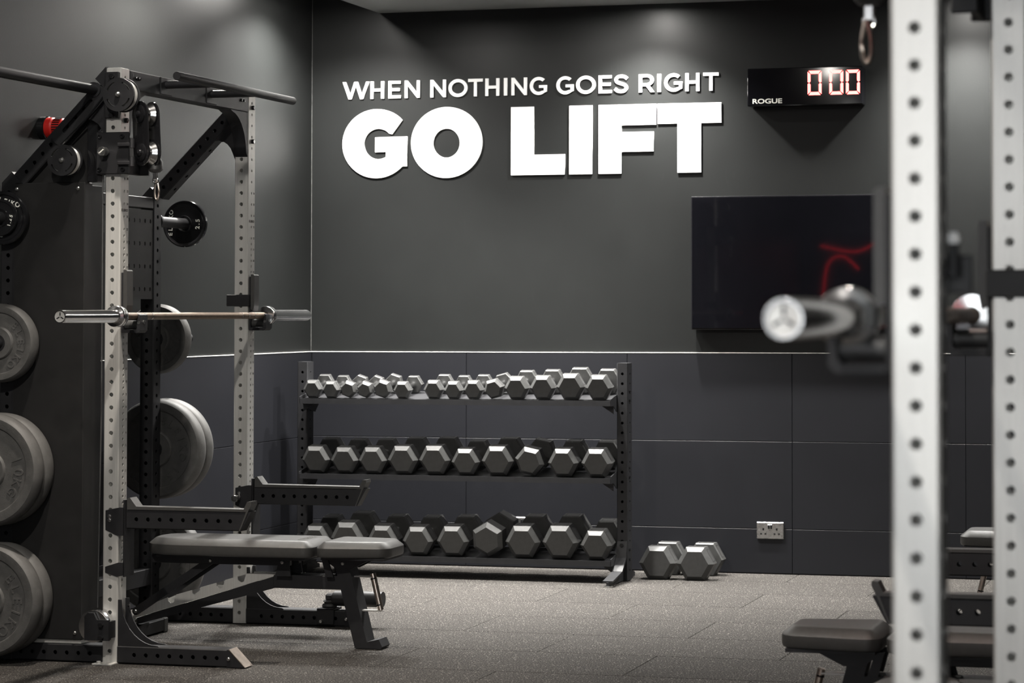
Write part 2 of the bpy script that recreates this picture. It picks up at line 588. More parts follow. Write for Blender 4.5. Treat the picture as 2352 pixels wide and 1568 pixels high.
# lower wall panels, each a board of its own
PT = 0.009
zs_p = [(0.004, 0.236), (0.236, 0.692), (0.692, 1.152)]
xs_p = [XL + PT, -4.187, -3.283, -2.387, -1.478, -0.57, .34, 1.25, 2.16, XR]
pcache = {}
def panel_mesh(w, h, ax):
    k = (round(w, 3), round(h, 3), ax)
    if k not in pcache:
        g = .0011
        if ax == 'x':
            pcache[k] = MB().box(-w / 2 + g, w / 2 - g, -PT, 0, -h / 2 + g, h / 2 - g, .0015).mesh('wall_panel', 0)
        else:
            pcache[k] = MB().box(0, PT, -w / 2 + g, w / 2 - g, -h / 2 + g, h / 2 - g, .0015).mesh('wall_panel', 0)
    return pcache[k]
for za, zb in zs_p:
    for a, b in zip(xs_p, xs_p[1:]):
        obj('wall_panel', panel_mesh(b - a, zb - za, 'x'), 'panel', wall_b, ((a + b) / 2, YB, (za + zb) / 2))
    y = YB - PT
    while y > YF:
        ya = max(y - .9, YF)
        obj('wall_panel', panel_mesh(y - ya, zb - za, 'y'), 'panel', wall_l, (XL, (y + ya) / 2, (za + zb) / 2))
        y -= .9
struct('trim_3', MB().box(XL + .004, XR, YB - .0105, YB, 1.1525, 1.1562, .001), 'trim')
struct('trim_4', MB().box(XL, XL + .0105, YF, YB - .01, 1.1525, 1.1562, .001), 'trim')
struct('trim_5', MB().box(XL, XL + .0018, YB - .0018, YB, 1.157, 3.098, 0), 'trimgrey')

# ------------------------------------------------------------------ spotlights
def spotlight(x, y, z, watts, col, cone, blend, where):
    top = ZC if z > 3.2 else (3.10 if z > 3.05 else 3.012)
    t = thing('ceiling_spotlight', 'recessed round ceiling spotlight ' + where, 'spotlight', (x, y, top), 0, 'ceiling spotlights')
    obj('bezel', MB().lathe([(.040, -.001), (.052, -.001), (.054, -.004), (.050, -.007), (.040, -.007), (.040, -.001)], axis='z', n=28, close=False), 'lampblack', t)
    obj('lens', MB().lathe([(.001, -.003), (.040, -.003)], axis='z', n=24, close=False), 'lens', t)
    ld = bpy.data.lights.new('spot_beam', 'SPOT')
    ld.energy = watts
    ld.color = col
    ld.spot_size = radians(cone)
    ld.spot_blend = blend
    ld.shadow_soft_size = 0.045
    lo = bpy.data.objects.new('spot_beam', ld)
    COL.objects.link(lo)
    lo.parent = t
    lo.location = (0, 0, -.012)
for s in SPOTS:
    spotlight(*s)

# ------------------------------------------------------------------ raised wall lettering
def L_out(ch, w, s, ultra=False):
    """outline of one capital letter, cap height 1, width w, stroke s"""
    h = 1.0
    if ch == 'I':
        return [[(0, 0), (w, 0), (w, 1), (0, 1)]]
    if ch == 'H':
        a, b = .5 - s * .46, .5 + s * .46
        return [[(0, 0), (s, 0), (s, a), (w - s, a), (w - s, 0), (w, 0), (w, 1), (w - s, 1), (w - s, b), (s, b), (s, 1), (0, 1)]]
    if ch == 'E':
        t = s * .93
        return [[(0, 0), (w, 0), (w, t), (s, t), (s, .5 - t / 2), (w * .92, .5 - t / 2), (w * .92, .5 + t / 2), (s, .5 + t / 2), (s, 1 - t), (w * .985, 1 - t), (w * .985, 1), (0, 1)]]
    if ch == 'F':
        return [[(0, 0), (.40 * w, 0), (.40 * w, .315), (.955 * w, .315), (.955 * w, .60), (.40 * w, .60), (.40 * w, .70), (w, .70), (w, 1), (0, 1)]]
    if ch == 'L':
        return [[(0, 0), (w, 0), (w, .295), (.425 * w, .295), (.425 * w, 1), (0, 1)]]
    if ch == 'T':
        if ultra:
            a, b = .312 * w, .684 * w
            return [[(a, 0), (b, 0), (b, .71), (w, .71), (w, 1), (0, 1), (0, .71), (a, .71)]]
        a, b = (w - s) / 2, (w + s) / 2
        return [[(a, 0), (b, 0), (b, 1 - s * .93), (w, 1 - s * .93), (w, 1), (0, 1), (0, 1 - s * .93), (a, 1 - s * .93)]]
    if ch == 'N':
        return [[(0, 0), (s, 0), (s, .70), (w - s * .9, 0), (w, 0), (w, 1), (w - s, 1), (w - s, .31), (s * .92, 1), (0, 1)]]
    if ch == 'W':
        return [[(0, 1), (.115 * w, 1), (.285 * w, .27), (.435 * w, 1), (.565 * w, 1), (.715 * w, .27), (.885 * w, 1), (w, 1), (.775 * w, 0), (.66 * w, 0), (.5 * w, .73), (.34 * w, 0), (.225 * w, 0)]]
    if ch == 'O':
        o = .012 if not ultra else .025
        if ultra:
            return [arc(w / 2, .5, w / 2, .5 + o, 0, 360, 56)[:-1], arc(w * .5, .49, w * .186, .215, 0, 360, 40)[:-1]]
        return [arc(w / 2, .5, w / 2, .5 + o, 0, 360, 40)[:-1], arc(w / 2, .5, w / 2 - s, .5 + o - s, 0, 360, 32)[:-1]]
    if ch == 'G':
        if ultra:
            # bounding box of the photographed G: 329 x 353 units, cap height 344
            def q(x, y):
                return ((x - 236) / 329.0 * w, (906 - y) / 344.0)
            out = []
            for i in range(41):
                a = 42 + (318 - 42) * i / 40
                out.append((411 + 175 * cos(radians(a)), 733 - 177 * sin(radians(a))))
            out += [(565, 852), (565, 699), (403, 701), (403, 777), (458, 776), (458, 803)]
            inn = []
            for i in range(33):
                a = 300 - (300 - 42) * i / 32
                inn.append((420 + 73 * cos(radians(a)), 735 - 78 * sin(radians(a))))
            pts = out + inn[1:] + [(490, 686)]
            return [[q(*p) for p in pts]]
        cx, rx, ry = w * .52, w * .52, .512
        pts = arc(cx, .5, rx, ry, 48, 312, 32)
        pts += [(w, .17), (w, .545), (w * .54, .545), (w * .54, .545 - s * .85), (w - s, .545 - s * .85), (w - s, .235)]
        pts += arc(cx, .5, rx - s, ry - s, 312, 48, 28)[1:]
        return [pts]
    if ch == 'S':
        ctrl = [(.93, .78), (.74, .895), (.5, .925), (.26, .88), (.14, .735), (.24, .60), (.5, .52), (.77, .43), (.87, .275), (.76, .13), (.5, .075), (.26, .115), (.06, .235)]
        pts = []
        n = len(ctrl)
        for i in range(n - 1):
            p0, p1, p2, p3 = ctrl[max(i - 1, 0)], ctrl[i], ctrl[i + 1], ctrl[min(i + 2, n - 1)]
            for k in range(4):
                t = k / 4
                pts.append(tuple(.5 * ((2 * p1[d]) + (-p0[d] + p2[d]) * t + (2 * p0[d] - 5 * p1[d] + 4 * p2[d] - p3[d]) * t * t + (-p0[d] + 3 * p1[d] - 3 * p2[d] + p3[d]) * t ** 3) for d in (0, 1)))
        pts.append(ctrl[-1])
        pts = [(x * w, y) for x, y in pts]
        A, B = [], []
        for i, p in enumerate(pts):
            q0, q1 = pts[max(i - 1, 0)], pts[min(i + 1, len(pts) - 1)]
            dx, dy = q1[0] - q0[0], q1[1] - q0[1]
            l = sqrt(dx * dx + dy * dy) or 1
            A.append((p[0] - dy / l * s / 2, p[1] + dx / l * s / 2))
            B.append((p[0] + dy / l * s / 2, p[1] - dx / l * s / 2))
        return [A + B[::-1]]
    if ch == 'R':
        b = .345
        out = [(0, 0), (s, 0), (s, b - .01), (.46 * w, b - .01), (.74 * w, 0), (w, 0), (.69 * w, .375)] + arc(.52 * w, .675, .44 * w, .325, -62, 90, 14) + [(0, 1)]
        hole = [(s, b + s * .86), (.5 * w, b + s * .86)] + arc(.5 * w, .673, .245 * w, .325 - s * .86, -90, 90, 10)[1:] + [(s, 1 - s * .93)]
        return [out, hole]

LET_T = 0.009
def wall_letter(ch, xa, xb, z0, z1, s, ultra, label):
    h = z1 - z0
    w = (xb - xa)
    me = fill2d([[(x * h, y * h) for x, y in sp] for sp in L_out(ch, w / h, s, ultra)], LET_T, 'sign_letter')
    me.transform(FRONT)
    o = obj('sign_letter', me, 'white', None, (xa, YB - LET_T / 2 - .0005, z0))
    tag(o, label, 'letter', 'raised white wall letters')
ORD = ['first', 'second', 'third', 'fourth', 'fifth', 'sixth', 'seventh', 'eighth', 'ninth', 'tenth', 'eleventh', 'twelfth', 'thirteenth', 'fourteenth']
small = [('WHEN', [(-4.91, -4.754), (-4.747, -4.667), (-4.642, -4.57), (-4.547, -4.459)]),
         ('NOTHING', [(-4.398, -4.308), (-4.293, -4.184), (-4.18, -4.097), (-4.082, -4.002), (-3.976, -3.957), (-3.933, -3.845), (-3.829, -3.732)]),
         ('GOES', [(-3.679, -3.582), (-3.568, -3.459), (-3.442, -3.369), (-3.356, -3.277)]),
         ('RIGHT', [(-3.218, -3.132), (-3.116, -3.096), (-3.078, -2.979), (-2.962, -2.885), (-2.864, -2.78)])]
for word, spans in small:
    for i, (ch, (a, b)) in enumerate(zip(word, spans)):
        wall_letter(ch, a, b, 2.541, 2.6365, .185, False, 'small white raised letter %s, %s letter of the word %s' % (ch, ORD[i], word))
for word, spans in (('GO', [(-4.91, -4.532), (-4.509, -4.098)]), ('LIFT', [(-3.935, -3.631), (-3.606, -3.477), (-3.442, -3.123), (-3.114, -2.766)])):
    for i, (ch, (a, b)) in enumerate(zip(word, spans)):
        wall_letter(ch, a, b, 2.109, 2.4775, .35, True, 'huge bold white raised letter %s, %s letter of the word %s' % (ch, ORD[i], word))

# ------------------------------------------------------------------ interval timer
def interval_timer():
    yf = 11.44
    t = thing('wall_timer', 'black digital wall timer showing three red zeros, left of the steel rack posts', 'timer', (-2.2985, yf, 2.4452))
    k = 1.0 - (11.47 - yf) / 11.47          # sizes at this depth
    sx = .6105 * k
    sz = .196 * k
    obj('case', MB().box(-sx / 2, sx / 2, 0, YB - yf - .001, -.002, sz, .004), 'clockface', t)
    gap = .0016
    st = .0165
    def seg(pts):
        me = fill2d([pts], .003, 'led_segment')
        me.transform(FRONT)
        return me
    for x0 in (.006 * 0 + .0185, .133, .2205):
        x0 = x0 * k
        w, z0, z1 = .0735 * k, .049 * k, .1765 * k
        zm = (z0 + z1) / 2
        pieces = []
        c = .005
        pieces.append([(c, 0), (w - c, 0), (w - st, st), (st, st)])
        pieces.append([(c, z1 - z0), (w - c, z1 - z0), (w - st, z1 - z0 - st), (st, z1 - z0 - st)])
        hm = zm - z0
        for lo, hi in ((0, hm), (hm, z1 - z0)):
            bot = lo == 0
            if bot:
                pieces.append([(0, c), (st - gap, st + gap), (st - gap, hm - .008), (st / 2, hm - gap / 2), (0, hm - .005)])
                pieces.append([(w, c), (w - st + gap, st + gap), (w - st + gap, hm - .008), (w - st / 2, hm - gap / 2), (w, hm - .005)])
            else:
                pieces.append([(0, hi - c), (st - gap, hi - st - gap), (st - gap, hm + .008), (st / 2, hm + gap / 2), (0, hm + .005)])
                pieces.append([(w, hi - c), (w - st + gap, hi - st - gap), (w - st + gap, hm + .008), (w - st / 2, hm + gap / 2), (w, hm + .005)])
        for p in pieces:
            obj('led_segment', seg(p), 'led', t, (x0, -.001, z0))
    me = text_mesh('ROGUE', .0345 * k, .001, .0008, 1.38, 'LEFT')
    me.transform(FRONT)
    obj('brand_lettering', me, 'print', t, (-.2785 * k, -.0008, .022), label='white printed lettering')
interval_timer()

# ------------------------------------------------------------------ television, socket, alarm
tv = thing('television', 'large black flat screen television on the wall, reflecting the room', 'television', (-2.297, 11.488, 1.277))
obj('bezel', MB().box(-.623, .623, .004, .045, 0, .702, .003), 'gloss', tv)
obj('screen', MB().box(-.616, .616, 0, .006, .008, .695, .001), 'screen', tv)
obj('wall_mount', MB().box(-.2, .2, .045, YB - 11.488 - .001, .15, .55), 'black', tv)

def socket(x0, z0, lab):
    t = thing('power_socket', lab, 'socket', (x0 + .073, YB - PT - .0005, z0))
    obj('face_plate', MB().box(-.0725, .0725, -.008, 0, 0, .087, .003), 'zinc', t)
    for sx in (-.036, .036):
        obj('earth_slot', MB().box(sx - .0045, sx + .0045, -.0084, -.0075, .044, .056), 'gloss', t)
        for dx in (-.0115, .0115):
            obj('pin_slot', MB().box(sx + dx - .005, sx + dx + .005, -.0084, -.0075, .022, .030), 'gloss', t)
    for sx in (-.0065, .0065):
        obj('rocker_switch', MB().box(sx - .005, sx + .005, -.011, -.007, .052, .075, .002), 'gloss', t)
    for sx in (-.060, .060):
        obj('screw', MB().cyl((sx, -.0092, .043), (sx, -.007, .043), .0035, n=10), 'chrome', t)
socket(-2.5775, .1845, 'brushed metal double power socket low on the wall panels right of the dumbbells')
socket(-3.935, .1845, 'metal double power socket mostly hidden behind the bottom row of dumbbells')

al = thing('fire_alarm', 'round red alarm sounder with black base on the left wall, behind the cable rack', 'alarm', (XL, 8.72, 2.165))
obj('base', MB().lathe([(.050, 0), (.050, .030), (.047, .032)], axis='x', n=32), 'gloss', al)
obj('sounder', MB().lathe([(.045, .030), (.045, .058), (.040, .064), (.040, .105), (.034, .112), (.01, .114)], axis='x', n=32), 'red', al)
gr = MB()
for i in range(24):
    a = 2 * pi * i / 24
    gr.M = Matrix.Rotation(a, 4, 'X')
    gr.box(.068, .100, -.0022, .0022, .039, .0425)
obj('grille', gr, 'gloss', al)

# ------------------------------------------------------------------ shared small shapes
def hexbolt(r=.011, h=.012):
    return MB().lathe([(r * .95, 0), (r, -.001), (r, -h + .002), (r * .85, -h)], axis='y', n=6).mesh('bolt', 0)
BOLT = hexbolt()
BOLT_S = hexbolt(.007, .007)
SCREW = MB().lathe([(.0075, 0), (.0075, -.004), (.005, -.0065), (.001, -.007)], axis='y', n=14).mesh('screw')
for me_ in (BOLT, BOLT_S):
    me_.materials.append(M['gloss'])
SCREW.materials.append(M['zinc'])

def disc_cover(r, t=.012):
    """pulley cover with four curved slots, facing -y, back at y=0"""
    sp = [arc(0, 0, r, r, 0, 360, 48)[:-1]]
    for k in range(4):
        a0 = 20 + 90 * k
        sp.append(arc(0, 0, r * .80, r * .80, a0, a0 + 52, 10) + arc(0, 0, r * .70, r * .70, a0 + 52, a0, 10))
    me = fill2d(sp, t, 'pulley_cover')
    me.transform(FRONT)
    return me

def pulley(parent, x, y, z, r):
    """grooved wheel under a slotted cover, axle along y"""
    c = obj('pulley_cover', disc_cover(r), 'black', parent, (x, y - .022, z))
    obj('pulley_wheel', MB().lathe([(r * .55, -.0152), (r * .93, -.015), (r * .93, -.011), (r * .80, -.001), (r * .93, .009), (r * .93, .013)], n=40), 'steel', c, (0, .024, 0))
    obj('axle_bolt', MB().lathe([(.011, 0), (.011, -.008), (.006, -.013)], n=12), 'zinc', c, (0, -.006, 0))
    obj('back_cover', MB().lathe([(r, 0), (r, .008)], n=48), 'black', c, (0, .040, 0))
    return c

# ================================================================== the cable rack
HOLE_R = .0085
def holes50(z0, z1, step=.05):
    out = []
    z = z0
    while z <= z1 + 1e-6:
        out.append(z)
        z += step
    return out

UP_W, UP_D = .065, .072
YN = .61                      # half outer width of the rack
def build_rack(label):
    t = thing('power_rack', label, 'rack', (-4.391, 8.656, 0))
    # front steel uprights
    mb = MB()
    sideh = holes50(1.75, 2.30) + holes50(.30, 1.70, .025)
    mb.perf(UP_W, UP_D, .004, 2.334, {'-y': (holes50(.05, 2.30), HOLE_R), '+y': (holes50(.05, 2.30), HOLE_R), '+x': (sideh, .0062), '-x': (holes50(.05, 2.30), HOLE_R)})
    up = mb.mesh('upright', 0)
    up.materials.append(M['steel'])
    marks = MB()
    for i in range(26):
        me_into(marks, text_mesh(str(26 - i), .013, .0006), Matrix.Translation((UP_W / 2 + .0004, .022, 1.90 - i * .05 - .0)) @ Matrix.Rotation(pi / 2, 4, 'Z') @ Matrix.Rotation(pi / 2, 4, 'X'))
    me_into(marks, text_mesh('ELEIKO', .014, .0006, .0004, 1.15), Matrix.Translation((UP_W / 2 + .0004, 0, 1.775)) @ Matrix.Rotation(pi / 2, 4, 'Z') @ Matrix.Rotation(pi / 2, 4, 'X'))
    marks = marks.mesh('height_marks', 0)
    marks.materials.append(M['etch'])
    foot = MB().box(-.052, .034, -.045, .02, 0, .006, .001)
    foot.cyl((-.03, -.03, .006), (-.03, -.03, .014), .008, n=12)
    foot = foot.mesh('foot_plate', 0)
    foot.materials.append(M['steel'])
    for s in (-1, 1):
        u = obj('upright', up, None, t, (0, s * (YN - UP_D / 2), 0), (0, 0, 0), smooth=0)
        obj('height_marks', marks, None, u)
        if s < 0:
            obj('foot_plate', foot, None, u, (0, -.036, 0))
        # cap
        obj('end_cap', MB().box(-.031, .031, -.034, .034, 2.326, 2.337, .003), 'steel', u)
    # rear uprights
    mb = MB().perf(UP_W, UP_D, .004, 1.887, {'-y': (holes50(.05, 1.85), HOLE_R), '+y': (holes50(.05, 1.85), HOLE_R), '+x': (holes50(.05, 1.85), HOLE_R)})
    ru = mb.mesh('rear_upright', 0)
    ru.materials.append(M['black'])
    for s in (-1, 1):
        obj('rear_upright', ru, None, t, (-.455, s * (YN - UP_D / 2), 0))
    # diagonal braces at 45 degrees
    mb = MB()
    mb.M = Matrix.Translation((-.4545, 0, 1.8545)) @ Matrix.Rotation(pi / 4, 4, 'Y')
    hz = [.109 + .05 * 1.415 * k / 1.415 for k in range(10)]
    mb.perf(.065, UP_D, .0655, .563, {'-y': ([z for z in hz if z < .55], HOLE_R), '+y': ([z for z in hz if z < .55], HOLE_R), '+x': ([.13, .21, .29, .37, .45], HOLE_R)}, caps=False)
    mb.M = Matrix.Identity(4)
    o0 = (-.487, 1.887)
    mb.prism([(-.487, 1.887), (-.4417, 1.9326), (-.3953, 1.887)], -UP_D / 2, UP_D / 2)
    mb.prism([(-.0795, 2.2945), (-.033, 2.341), (-.033, 2.249)], -UP_D / 2, UP_D / 2)
    dg = mb.mesh('diagonal_brace', 0)
    dg.materials.append(M['black'])
    for s in (-1, 1):
        obj('diagonal_brace', dg, None, t, (0, s * (YN - UP_D / 2), 0))
    # gusset plates between brace and upright
    gp = [(-.033, 2.252), (-.20, 2.085)] + [(-.20 + .030, 2.085 + .002)] + arc(-.115, 2.05, .075, .085, 150, 20, 8) + [(-.033, 2.05)]
    for s in (-1, 1):
        for q in (-1, 1):
            y = s * (YN - UP_D / 2) + q * .031
            obj('brace_gusset', MB().prism(gp, y - .003, y + .003), 'black', t)
    # top beam between the uprights with curved corner gussets
    yi = YN - UP_D
    obj('top_beam', MB().box(-.0325, .0325, -yi, yi, 2.256, 2.334, .004), 'black', t)
    for s in (-1, 1):
        poly = [(s * yi, 2.256), (s * (yi - .17), 2.256)] + [(s * (yi - .17 + .155 * sin(radians(a))), 2.075 + .175 * cos(radians(a)) ) for a in range(8, 91, 9)] + [(s * yi, 2.06)]
        obj('corner_gusset', MB().prism(poly, -.029, .029, 'yz'), 'black', t)
        for dy in (.05, .075):
            obj('bolt', BOLT_S, None, t, (.0325, s * (yi - dy), 2.305), (0, 0, pi / 2))
        for dz in (2.28, 2.13):
            obj('bolt', BOLT, None, t, (.0325, s * (YN - UP_D / 2), dz), (0, 0, pi / 2))
    # pull-up bar on two stubs
    obj('pull_up_bar', MB().lathe([(.006, -.548), (.0165, -.548), (.0175, -.544), (.0175, .544), (.0165, .548), (.006, .548)], (.24, 0, 2.304), n=20), 'black', t)
    for y in (-.235, .175):
        obj('bar_stub', MB().cyl((.030, y, 2.304), (.235, y, 2.304), .0165, n=16), 'black', t)
        obj('bar_flange', MB().box(.030, .036, y - .05, y + .05, 2.262, 2.332, .002), 'black', t)
    # base rails with holes and bevelled steel ends
    for s in (-1, 1):
        y = s * (YN - UP_D / 2)
        b = MB()
        b.M = Matrix.Translation((0, y, .0375)) @ Matrix.Rotation(pi / 2, 4, 'Y')
        b.perf(.067, UP_D, .0325, .497, {'-y': ([.105 + .05 * k for k in range(8)], HOLE_R), '+y': ([.105 + .05 * k for k in range(8)], HOLE_R)}, caps=False)
        b.M = Matrix.Identity(4)
        b.prism([(.497, .004), (.567, .004), (.500, .071), (.497, .071)], y - .036, y + .036)
        br = obj('base_rail', b, 'black', t, smooth=0)
        e = MB()
        e.add([(.5025, y - .034, .0715), (.5025, y + .034, .0715), (.5695, y + .034, .0045), (.5695, y - .034, .0045), (.5055, y - .034, .0725), (.5055, y + .034, .0725), (.5735, y + .034, .0045), (.5735, y - .034, .0045)],
              [(0, 1, 2, 3), (4, 5, 6, 7), (0, 1, 5, 4), (1, 2, 6, 5), (2, 3, 7, 6), (3, 0, 4, 7)])
        obj('end_plate', e, 'copper', br, smooth=0)
        obj('screw', SCREW, None, br, (.505, y - .036, .035))
        obj('rubber_pad', MB().box(.45, .55, y - .03, y + .03, 0, .0045), 'rubber', br)
        b = MB()
        b.M = Matrix.Translation((0, y, .0375)) @ Matrix.Rotation(-pi / 2, 4, 'Y')
        b.perf(.067, UP_D, .0325, .4225, {'-y': ([.085 + .05 * k for k in range(7)], HOLE_R), '+y': ([.085 + .05 * k for k in range(7)], HOLE_R)})
        b.M = Matrix.Identity(4)
        obj('base_rail', b, 'black', t, smooth=0)
        # curved base gusset: two cheeks and a bent strip
        R = .165
        cheek = [(.033, .071), (.033, .255)] + [(.045 + R - R * cos(radians(a)), .071 + R * 1.05 - R * 1.05 * sin(radians(a))) for a in range(0, 91, 10)] 
        cheek = [(.033, .071), (.033, .25), (.047, .25)] + [(.047 + .155 * (1 - cos(radians(a))), .25 - .175 * sin(radians(a))) for a in range(10, 91, 10)] + [(.21, .071)]
        g = MB()
        for q in (-1, 1):
            g.prism(cheek, y + q * .030 - .003, y + q * .030 + .003)
        obj('base_gusset', g, 'black', t, smooth=0)
        for dz in (.225,):
            obj('bolt', BOLT_S, None, t, (.060, y, dz), (0, 0, pi / 2))
    # cross pieces at the back
    obj('cross_member', MB().box(-.487, -.424, -yi, yi, .16, .235, .003), 'black', t)
    obj('cross_member', MB().box(-.487, -.424, -yi, yi, 1.835, 1.885, .003), 'black', t)
    pb = MB()
    zrow = [1.475 + .0495 * 2 * k * .5 for k in range(8)]
    for i in range(22):
        yc = -yi + .0245 + .049 * i
        pb.M = Matrix.Translation((-.428, yc, 0))
        # one perforated strip facing +x
        a = .0245
        cur = 1.431
        for k in range(4):
            zc = 1.475 + .101 * k
            lo, hi = zc - .02, zc + .02
            pb.add([(0, -a, cur), (0, a, cur), (0, a, lo), (0, -a, lo)], [(0, 1, 2, 3)])
            angs = sorted(set([round(2 * pi * q / 8, 5) for q in range(8)] + [round(atan2(zz, ss) % (2 * pi), 5) for ss, zz in ((a, .02), (-a, .02), (-a, -.02), (a, -.02))]))
            O_, I_, D_ = [], [], []
            for th in angs:
                ct, st = cos(th), sin(th)
                kk = min(a / abs(ct) if abs(ct) > 1e-9 else 9, .02 / abs(st) if abs(st) > 1e-9 else 9)
                O_.append((0, ct * kk, zc + st * kk)); I_.append((0, ct * .006, zc + st * .010)); D_.append((-.004, ct * .006, zc + st * .010))
            m = len(angs)
            fs = []
            for q in range(m):
                w_ = (q + 1) % m
                fs += [(q, w_, m + w_, m + q), (m + q, m + w_, 2 * m + w_, 2 * m + q)]
            pb.add(O_ + I_ + D_, fs)
            cur = hi
        pb.add([(0, -a, cur), (0, a, cur), (0, a, 1.828), (0, -a, 1.828)], [(0, 1, 2, 3)])
    obj('perforated_back_plate', pb, 'black2', t, smooth=0)
    # storage pegs
    for z in (1.747, 1.252, .757, .250):
        for s, ln in ((-1, .185), (1, .33)):
            zz = z + (.035 if (s > 0 and z > 1.7) else 0)
            pg = MB().cyl((-.455, s * YN, zz), (-.455, s * (YN + ln), zz), .0245, n=24)
            pg.cyl((-.455, s * YN, zz), (-.455, s * (YN + .012), zz), .038, n=24)
            obj('plate_peg', pg, 'black', t)
    # weight stack cover
    cv = obj('stack_cover', MB().box(-.440, -.121, -YN, -.548, .088, 1.887, .003), 'black2', t)
    obj('rear_cover', MB().box(-.440, -.125, -.546, -.466, .088, 1.878, .002), 'black2', cv)
    for x, z in ((-.418, 1.862), (-.150, 1.862), (-.418, .115), (-.150, .115)):
        obj('screw', SCREW, None, cv, (x, -YN, z))
    obj('guide_bracket', MB().box(-.42, -.13, -.60, -.50, .071, .088, .002), 'steel', cv)
    # pulley carrier above the cover
    pc = [(-.385, 1.887), (-.385, 1.90), (-.215, 2.075), (-.10, 2.19), (-.036, 2.19), (-.036, 2.10), (-.10, 2.10), (-.10, 1.887)]
    cr = obj('pulley_carrier', MB().prism(pc, -.575, -.569), 'black2', t)
    obj('guide_post', MB().box(-.118, -.072, -.600, -.545, 1.887, 2.115, .003), 'gloss', cr)
    rod = MB().cyl((-.055, -.585, 2.09), (-.055, -.585, 2.03), .011, n=14)
    rod.cyl((-.055, -.585, 2.03), (-.055, -.585, 2.018), .014, n=6).cyl((-.055, -.585, 2.018), (-.055, -.585, 1.995), .008, n=10).cyl((-.055, -.585, 1.995), (-.055, -.585, 1.985), .014, n=6).cyl((-.055, -.585, 1.985), (-.055, -.585, 1.968), .007, n=8)
    obj('cable_adjuster', rod, 'zinc', cr)
    # slotted handle plate on the brace
    sl = [stadium(-.235, 2.082, -.075, 2.242, .036, 8), stadium(-.215, 2.102, -.105, 2.212, .0125, 8)]
    me = fill2d(sl, .010, 'slotted_bracket')
    me.transform(FRONT)
    obj('slotted_bracket', me, 'black', t, (.012, -YN - .006, -.012))
    pu1 = pulley(t, .060, -.655, 2.222, .066)
    pu2 = pulley(t, -.181, -.655, 1.970, .062)
    obj('pulley_mount', MB().box(-.028, .030, -.628, -YN + .001, 2.135, 2.318, .003), 'black', t)
    for z in (2.300, 2.146):
        obj('bolt', BOLT, None, t, (.004, -.628, z))
    obj('cable', MB().tube([(.000, -.645, 2.245), (-.10, -.645, 2.13), (-.225, -.645, 2.015)], .0042, 8), 'gloss', t)
    obj('cable', MB().tube([(-.055, -.588, 1.975), (-.054, -.588, 1.0), (-.058, -.60, .215)], .0028, 8), 'rubber', t)
    # low pulley at the foot of the near upright
    lp = obj('low_pulley', MB().lathe([(.062, -.017), (.062, -.013), (.052, -.006), (.062, -.001), (.052, .006), (.062, .013), (.062, .017)], n=36), 'chrome', t, (-.045, -.640, .150))
    lb = [(-.075, .098), (.028, .098), (.028, .178), (-.022, .178), (-.036, .205), (-.060, .205), (-.075, .19)]
    lo_ = obj('low_bracket', MB().prism(lb, -.672, -.660), 'black', lp)
    lo_.location = (.045, .640, -.150)
    obj('low_bracket_web', MB().box(-.02, .025, -.66, -YN, .105, .17), 'black', lp, (.045, .640, -.150))
    for z in (.160, .110):
        obj('bolt', BOLT, None, lp, (.045 - .002, -.672 + .640, z - .150))
    # trolley on the near upright
    tr = obj('cable_trolley', MB().box(-.060, .080, -.634, -.622, 1.915, 2.080, .003), 'black', t)
    obj('trolley_side', MB().box(.052, .064, -.622, -.50, 1.915, 2.060, .002).box(.052, .100, -.51, -.498, 1.915, 1.985, .002), 'black', tr)
    obj('trolley_side', MB().box(-.060, -.048, -.622, -.50, 1.915, 2.080, .002), 'black', tr)
    for x, z in ((-.043, 2.062), (.055, 2.062), (-.043, 1.932), (.058, 1.932)):
        obj('socket_screw', MB().lathe([(.0085, 0), (.0085, -.009), (.005, -.009), (.005, -.004), (.001, -.004)], n=14), 'gloss', tr, (x, -.634, z))
    kb = obj('pull_knob', MB().lathe([(.0095, 0), (.0095, -.012), (.017, -.016), (.0185, -.020), (.0185, -.044), (.017, -.047), (.0145, -.047), (.0140, -.045), (.001, -.045)], n=24), 'zinc', tr, (-.012, -.634, 2.002))
    obj('knob_mark', MB().box(-.011, .011, -.0475, -.0455, -.002, .002), 'print', kb, rot=(0, -.7, 0))
    for z in (2.030, 1.958):
        h = MB().box(.040, .100, -.652, -.636, z - .008, z + .006, .002)
        h.cyl((.100, -.644, z - .014), (.100, -.644, z + .022), .010, n=14)
        obj('hinge', h, 'black', tr)
    # swivelling pulley block with two sheaves
    base = Matrix.Translation((.128, -.618, 0)) @ Matrix.Rotation(radians(-29), 4, 'Z')
    bl = None
    for i, yy in enumerate((0, .052)):
        me = fill2d([stadium(0, 1.998, -.012, 2.150, .052, 12)], .005, 'block_cheek')
        me.transform(FRONT)
        o = obj('block_cheek', me, 'gloss', t)
        o.matrix_local = base @ Matrix.Translation((0, yy, 0))
    for x, z in ((-.012, 2.150), (0, 1.998)):
        o = obj('sheave', MB().lathe([(.046, .006), (.046, .010), (.034, .026), (.046, .042), (.046, .046)], n=32), 'chrome', t)
        o.matrix_local = base @ Matrix.Translation((x, 0, z))
        cap = MB().lathe([(.036, -.0025), (.036, -.006), (.030, -.008), (.014, -.0085), (.012, -.016), (.004, -.019)], n=28)
        o2 = obj('sheave_hub', cap, 'gloss', t)
        o2.matrix_local = base @ Matrix.Translation((x, 0, z))
    # stopper and snap hook
    sx, sy = .155, -.555
    obj('cable', MB().tube([(.128, -.60, 2.05), (sx - .004, sy - .012, 2.00), (sx, sy, 1.955)], .0042, 8), 'gloss', t)
